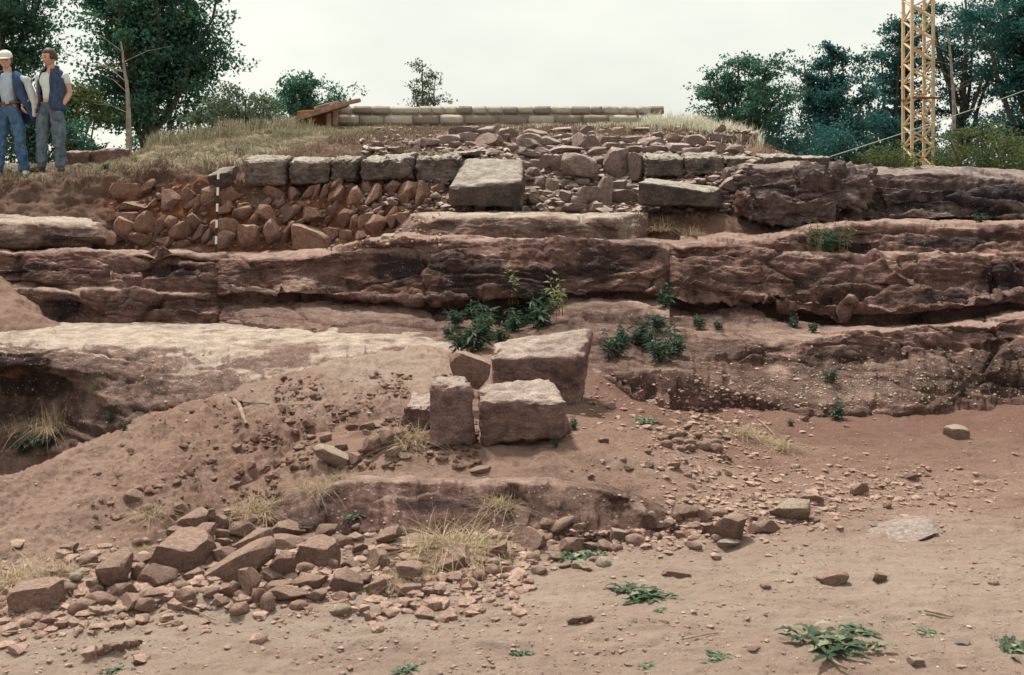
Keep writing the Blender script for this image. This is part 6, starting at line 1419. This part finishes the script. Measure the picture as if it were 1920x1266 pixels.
def person(px, py, Y, label, sp):
    o = empty('person', P(px, py, Y)); o.location.z = sp.get('z', o.location.z)
    # body: one skeleton grown into one skin
    v, e, r = [], [], []
    def add(p_, rad, parent=None):
        v.append(Vector(p_)); r.append(rad)
        if parent is not None: e.append((parent, len(v) - 1))
        return len(v) - 1
    pel = add(sp['pelvis'], (.135, .092)); wa = add(Vector(sp['waist']), (.118, .082), pel); ch = add(sp['chest'], (.140, .088), wa); ns = add(sp['neck'], (.062, .056), ch)
    hb = Vector(sp['head']); nk = add(hb + Vector((0, .02, -.01)), .056, ns); add(hb + Vector((0, .012, .06)), .062, nk)
    for s in ('l', 'r'):
        sh, el, wr = sp['arm_' + s]; i = add(sh, .050, ch)
        for q, w in zip(*[z[1:] for z in limb(sh, el, wr, .048, .041, .028)]): i = add(q, w, i)
        hp, kn, an = sp['leg_' + s]; i = add(hp, .092, pel)
        for q, w in zip(*[z[1:] for z in limb(hp, kn, an, .088, .056, .04)]): i = add(q, w, i)
        add(Vector(an) + Vector(sp['foot_' + s]) * .12 + Vector((0, 0, -.045)), .035, i)
    body = skin_mesh('body', v, e, r, 2)
    items = [(body, I4, 'skin')]
    hm = Matrix.Translation(hb) @ Euler(sp['head_rot']).to_matrix().to_4x4()
    items.append((HEAD, hm, 'skin'))
    for s in (-1, 1):
        items.append((ball(.012, .006, .0055, 2), hm @ Matrix.Translation((s * .030, -.086, .126)), 'eye'))
        items.append((ball(.019, .006, .004, 2), hm @ Matrix.Translation((s * .031, -.091, .148)), 'eye'))
        items.append((ball(.010, .020, .032, 2), hm @ Matrix.Translation((s * .077, .012, .115)), 'skin'))
    items.append((ball(.024, .006, .0055, 2), hm @ Matrix.Translation((0, -.097, .052)), 'lip'))
    if sp.get('smile'): items.append((ball(.020, .004, .004, 2), hm @ Matrix.Translation((0, -.1025, .054)), 'cap'))
    for s in ('l', 'r'):
        if sp.get('hand_' + s):
            h, rot = sp['hand_' + s]; wr = Vector(sp['arm_' + s][2]); mt = Matrix.Translation(wr) @ Euler(rot).to_matrix().to_4x4() @ Matrix.Diagonal((-1 if s == 'l' else 1, 1, 1, 1))
            items.append((hand_mesh(h), mt, 'skin'))
    link('body', merge_meshes('body', items), None, o)
    # jeans: legs and hips grown a little wider than the body
    jv, je, jr = [], [], []
    def ja(p_, rad, par=None):
        jv.append(Vector(p_)); jr.append(rad)
        if par is not None: je.append((par, len(jv) - 1))
        return len(jv) - 1
    w = sp.get('loose', 1.0)
    a = ja(sp['pelvis'], (.165, .125)); ja(Vector(sp['waist']) + Vector((0, 0, -.03)), (.150, .112), a)
    for s in ('l', 'r'):
        hp, kn, an = sp['leg_' + s]; i = ja(hp, .105, a)
        q, _ = limb(hp, kn, Vector(an) + Vector((0, 0, -.02)), 1, 1, 1)
        for k, (pt, rad) in enumerate(zip(q[1:], (.100 * w, .080 * w, .076 * w, .068 * w))): i = ja(pt, rad, i)
    link('jeans', wrinkle(skin_mesh('jeans', jv, je, jr, 3, mat=sp['jeans']), .026, 11, 2, (1, 1, .9)), None, o)
    # shirt with short sleeves
    tv, te, tr_ = [], [], []
    def ta(p_, rad, par=None):
        tv.append(Vector(p_)); tr_.append(rad)
        if par is not None: te.append((par, len(tv) - 1))
        return len(tv) - 1
    a = ta(sp['chest'], (.178, .138)); b_ = ta(Vector(sp['waist']), (.152, .115), a); ta(Vector(sp['pelvis']) + Vector((0, 0, .04)), (.162, .122), b_); ta(Vector(sp['neck']) + Vector((0, -.012, .0)), (.104, .104), a)
    for s in ('l', 'r'):
        sh, el, wr = [Vector(q) for q in sp['arm_' + s]]; i = ta(sh, .074, a); ta(sh.lerp(el, .62), .062, i)
    link('t_shirt', wrinkle(skin_mesh('t_shirt', tv, te, tr_, 3, mat=sp['tee']), .014, 9, 5), None, o)
    # shoes
    for s in ('l', 'r'):
        an = Vector(sp['leg_' + s][2]); f = Vector(sp['foot_' + s]).normalized()
        z0 = -an.z
        pts = [an + f * -.045 + Vector((0, 0, z0 + .045)), an + f * .03 + Vector((0, 0, z0 + .050)), an + f * .12 + Vector((0, 0, z0 + .038)), an + f * .20 + Vector((0, 0, z0 + .028))]
        link('shoe', chain(pts, [.045, .048, .043, .030], 2, sp['shoe'], 'shoe'), None, o)
    return o, hm
def sheet(name, rows, mat, parent, thick=.012, amp=.012, seed=0, sub=2):
    "a piece of cloth from rows of points, with thickness"
    h, w_ = len(rows), len(rows[0]); V = [tuple(p_) for row in rows for p_ in row]
    Fs = [(i * w_ + j, i * w_ + j + 1, (i + 1) * w_ + j + 1, (i + 1) * w_ + j) for i in range(h - 1) for j in range(w_ - 1)]
    me = bpy.data.meshes.new(name); me.from_pydata(V, [], Fs); me.update()
    o = bpy.data.objects.new(name, me); C.objects.link(o)
    sb = o.modifiers.new('s', 'SUBSURF'); sb.levels = sub; sb.render_levels = sub; so = o.modifiers.new('t', 'SOLIDIFY'); so.thickness = thick; so.offset = 0
    ev = o.evaluated_get(bpy.context.evaluated_depsgraph_get()); m2 = bpy.data.meshes.new_from_object(ev); bpy.data.objects.remove(o)
    m2.name = name; wrinkle(m2, amp, 10, seed)
    for p_ in m2.polygons: p_.use_smooth = True
    m2.materials.clear(); m2.materials.append(M[mat]); return link(name, m2, None, parent)
YP = 14.1
# the man in the dark vest (image x grows with +x; he faces the camera, head turned to the left of the picture)
sp = dict(pelvis=(-.02, 0, .93), waist=(-.015, .0, 1.10), chest=(.0, 0, 1.32), neck=(.0, .01, 1.475), head=(-.015, -.015, 1.515), head_rot=(R(14), R(3), R(-24)),
 arm_r=((.185, .01, 1.40), (.235, .05, 1.14), (.175, -.04, .95)), arm_l=((-.175, .01, 1.40), (-.205, .05, 1.13), (-.165, -.06, .95)),
 leg_r=((.085, 0, .88), (.115, -.03, .49), (.135, .02, .075)), leg_l=((-.10, 0, .88), (-.125, -.03, .49), (-.135, .0, .075)),
 foot_r=(.25, -1, 0), foot_l=(-.55, -1, 0), hand_l=(.4, (R(5), 0, R(20))), jeans='jeans_grey', tee='tee_white', shoe='shoe_dark', loose=1.12)
man2, hm = person(97, 329, YP, '', sp)
tag(man2, 'standing man in a dark blue open vest and grey jeans, hand in his pocket', 'person')
# his hair
V, Fc = ICO[3]; Vh = V * np.array([.086, .106, .122]) + np.array([0, .012, .125]); keep = [i for i, f in enumerate(Fc) if not ((Vh[f].mean(0)[1] < -.045 and Vh[f].mean(0)[2] < .185) or Vh[f].mean(0)[2] < .085)]
hair = np_mesh('hair', Vh + .006 * fbm(Vh * 40, 2)[:, None] * V, Fc[keep]); ho = link('hair', hair, M['hair'], man2); ho.matrix_local = hm
so = ho.modifiers.new('t', 'SOLIDIFY'); so.thickness = .014; so.offset = 0
def vest_rows(sgn, open_x, hem, flare):
    rows = []
    for z, w_, d in ((1.475, .085, .075), (1.43, .17, .10), (1.32, .195, .135), (1.18, .185, .135), (1.02, .180, .135), (hem, .185 + flare, .145)):
        row = []
        for a in np.linspace(0, 1, 8):
            th_ = math.radians(-90 + open_x + (180 - open_x) * a); row.append((sgn * math.cos(th_) * w_ if False else sgn * w_ * math.sin(math.radians(open_x + (180 - open_x) * a)), -d * math.cos(math.radians(open_x + (180 - open_x) * a)), z))
        rows.append(row)
    return rows
sheet('vest', vest_rows(1, 8, .88, .03), 'vest', man2, .022, .014, 1); sheet('vest', vest_rows(-1, 42, .84, .04), 'vest', man2, .022, .014, 2)
V, Fc = None, None
col = chain([(-.085, -.075, 1.44), (-.095, .0, 1.495), (0, .075, 1.51), (.095, .0, 1.495), (.075, -.075, 1.44)], [.022, .026, .028, .026, .022], 2, 'vest', 'collar'); link('collar', col, None, man2)
link('pocket', np_mesh('pocket', BOX[4][0] * np.array([.055, .012, .07]) + np.array([.135, -.105, .80]), BOX[4][1]), M['jeans_grey'], man2)

# the man in the white cap, cut by the left edge
sp = dict(pelvis=(.02, 0, .94), waist=(.015, 0, 1.11), chest=(-.01, 0, 1.33), neck=(-.015, .01, 1.485), head=(-.02, -.02, 1.525), head_rot=(R(10), R(-3), R(14)), smile=True,
 arm_r=((.185, .01, 1.41), (.315, .07, 1.16), (.225, -.09, .99)), arm_l=((-.20, .01, 1.41), (-.30, .06, 1.15), (-.20, -.10, 1.0)),
 leg_r=((.115, 0, .89), (.185, -.05, .49), (.235, .0, .075)), leg_l=((-.075, 0, .89), (-.10, -.03, .49), (-.13, .0, .075)),
 foot_r=(.5, -1, 0), foot_l=(-.35, -1, 0), hand_r=(.9, (R(25), R(18), R(-60))), hand_l=(.9, (R(25), R(-18), R(60))), jeans='jeans_blue', tee='tee_grey', shoe='shoe_white', loose=1.02)
man1, hm = person(16, 334, YP, '', sp)
tag(man1, 'smiling man in a white cap and blue jeans with a jacket over his shoulders', 'person')
V, Fc = ICO[3]; Vc = V * np.array([.092, .112, .085]) + np.array([0, .008, .165]); Vc[:, 2] = np.maximum(Vc[:, 2], .160)
Vc[:, 2] += np.where(Vc[:, 2] > .17, .02, 0)
cp = link('cap', np_mesh('cap', Vc, Fc), M['cap'], man1); cp.matrix_local = hm
t = np.linspace(-1.1, 1.1, 9); brim = [[(math.sin(a) * .086, -math.cos(a) * .100 + .0, .168) for a in t], [(math.sin(a) * .090, -math.cos(a) * .125 - .015 * math.cos(a), .160) for a in t], [(math.sin(a) * .085, -math.cos(a) * .150 - .02 * math.cos(a), .150) for a in t]]
br = sheet('cap_brim', brim, 'cap', man1, .008, .001, 0, 1); br.matrix_local = hm
V, Fc = ICO[3]; Vh = V * np.array([.084, .104, .10]) + np.array([0, .014, .12]); keep = [i for i, f in enumerate(Fc) if Vh[f].mean(0)[1] > -.02 and Vh[f].mean(0)[2] > .06]
ho = link('hair', np_mesh('hair', Vh, Fc[keep]), M['hair'], man1); ho.matrix_local = hm; so = ho.modifiers.new('t', 'SOLIDIFY'); so.thickness = .012; so.offset = 0
for sg in (1, -1):
    rows = [[(sg * .075, -.085, 1.46), (sg * .10, .0, 1.505), (sg * .06, .085, 1.50), (0, .10, 1.50)],
            [(sg * .125, -.135, 1.36), (sg * .255, -.03, 1.43), (sg * .20, .12, 1.40), (0, .145, 1.38)],
            [(sg * .135, -.150, 1.22), (sg * .275, .0, 1.25), (sg * .25, .15, 1.2), (0, .16, 1.2)],
            [(sg * .205, -.13, 1.10), (sg * .345, .02, 1.08), (sg * .30, .16, 1.02), (0, .165, 1.02)],
            [(sg * .30, -.06, .93), (sg * .40, .04, .88), (sg * .34, .17, .84), (.02 * sg, .17, .9)],
            [(sg * .33, -.02, .78), (sg * .41, .06, .74), (sg * .35, .17, .72), (.05 * sg, .17, .80)]]
    sheet('jacket', rows, 'jacket_blue', man1, .02, .018, 3 + sg)
    link('sleeve', wrinkle(chain([(sg * .265, -.06, 1.42), (sg * .335, -.045, 1.22), (sg * .385, -.02, 1.0), (sg * .375, -.02, .84)], [.055, .060, .055, .040], 2, 'lining', 'sleeve'), .014, 10), None, man1)
t = np.linspace(0, 2 * math.pi, 25); bp = [Vector((.018 + .163 * math.cos(a), .120 * math.sin(a), 1.035 + .02 * math.cos(a))) for a in t]
V, Fc = tube_path(bp, .019, 6); link('belt', np_mesh('belt', V, Fc), M['belt'], man1)
link('buckle', np_mesh('buckle', BOX[4][0] * np.array([.028, .008, .02]) + np.array([.05, -.138, 1.035]), BOX[4][1]), M['buckle'], man1)
for mn in (man1, man2):
    zg, _ = drop(mn.location.x, mn.location.y, mn.location.z + .6); mn.location.z = zg
# ------------------------------------------------------------------ labels that single out each stone
ORD = ['first', 'second', 'third', 'fourth', 'fifth', 'sixth', 'seventh', 'eighth', 'ninth', 'tenth', 'eleventh', 'twelfth', 'thirteenth', 'fourteenth', 'fifteenth', 'sixteenth', 'seventeenth', 'eighteenth', 'nineteenth', 'twentieth', 'twenty-first', 'twenty-second', 'twenty-third', 'twenty-fourth', 'twenty-fifth'] + ['%dth' % k for k in range(26, 99)]
def words(e):
    w, h = e['w'], e['h']
    size = 'small' if w < 23 else ('large' if w > 44 else 'middling')
    shape = 'flat' if w > 1.9 * h else ('upright' if h > 1.08 * w else ('rounded' if e['kind'] == 'round' else 'angular'))
    tone = {'rubble': 'pink', 'grey_rubble': 'greyish', 'grey_block': 'grey', 'red_rubble': 'red', 'pale_stone': 'pale', 'white_stone': 'white'}[e['mat']]
    return size, shape, tone
LAND = {
 'upper': [('the great tilted slab', 912, 335), ('the long mossy slab', 1268, 362), ('the pink block on the crest', 1402, 258), ('the hollow fronted dressed block', 1247, 314), ('the hilltop wall', 1080, 222), ('the pale middle slab', 1000, 420), ('the bleached tall grass', 1290, 232)],
 'lower': [('the slab propped diagonally', 440, 1068), ('the tall rounded boulder', 211, 1074), ('the wide flat topped block', 69, 1117), ('the large wedge stone', 595, 1035), ('the large straw tuft', 836, 1036), ('the pyramid stone', 647, 1091), ('the largest flat-faced stone', 345, 1039)],
 'right': [('the two-toned stone', 1366, 992), ('the yellowish topped boulder', 1483, 956), ('the broad leaved weed', 1076, 1048), ('the white stone', 1131, 1054), ('the right end of the rock step', 1230, 960)],
 'bank': [('the heap of cobbles', 1290, 832), ('the squat square block', 985, 790), ('the straw heap', 1424, 820), ('the yellowish topped boulder', 1483, 956)],
 'mound': [('the upright block', 848, 780), ('the pale oblong stone', 622, 866), ('the bent pale root', 453, 778)]}
GRP = {'upper': 'rubble stones on the upper slope', 'lower': 'stones of the rubble spill below the mound', 'right': 'stones at the right end of the rubble', 'bank': 'loose stones on the bank right of the blocks', 'mound': 'loose stones on the spoil mound',
       'pack_top': 'stones of the packing in the cut bank', 'pack_middle': 'stones of the packing in the cut bank', 'pack_bottom': 'stones of the packing in the cut bank', 'cobble': 'cobbles heaped right of the blocks', 'clod_row': 'row of clods in the foreground',
       'upper_small': 'small broken stones on the upper slope', 'lower_small': 'small broken stones in the rubble spill'}
for zone in GRP:
    if zone.endswith('_small'): continue
    E = [e for e in LEDGER if e['zone'] in (zone, zone + '_small')]
    for e in E: e['o']['group'] = GRP[zone]
    E = [e for e in E if not e['label']]
    if zone.startswith('pack_'):
        row = {'pack_top': 'top', 'pack_middle': 'middle', 'pack_bottom': 'bottom'}[zone]
        L_ = sorted([e for e in E if e['px'] < 407], key=lambda e: -e['px']); R_ = sorted([e for e in E if e['px'] >= 407], key=lambda e: e['px'])
        for side, Q in (('left', L_), ('right', R_)):
            for i, e in enumerate(Q):
                _, sh_, tn = words(e); lean = 'leaning' if abs(e['tilt']) > 12 else sh_
                e['o']['label'] = f"{lean} earth-stained stone, {ORD[i]} {side} of the striped pole in the {row} course"
    elif zone == 'cobble':
        for i, e in enumerate(sorted(E, key=lambda e: e['px'])): e['o']['label'] = f"smooth rounded cobble, {ORD[i]} from the left in the heap right of the blocks"
    elif zone == 'clod_row':
        for i, e in enumerate(sorted(E, key=lambda e: e['px'])): e['o']['label'] = f"dark red clod, {ORD[i]} from the left in the row at lower left"
    elif zone in LAND:
        B = {}
        for e in E:
            nm, lx, ly = min(LAND[zone], key=lambda q: math.hypot(q[1] - e['px'], (q[2] - e['py']) * 1.6))
            dx, dy = e['px'] - lx, (e['py'] - ly) * 1.5
            dr = ('right of' if dx > 0 else 'left of') if abs(dx) > abs(dy) else ('below' if dy > 0 else 'above')
            B.setdefault((words(e), dr, nm), []).append(e)
        for ((sz, sh_, tn), dr, nm), Q in B.items():
            for i, e in enumerate(sorted(Q, key=lambda e: e['px'])):
                e['o']['label'] = f"{sz} {sh_} {tn} rubble stone {dr} {nm}" + (f", {ORD[i]} from left" if len(Q) > 1 else '')
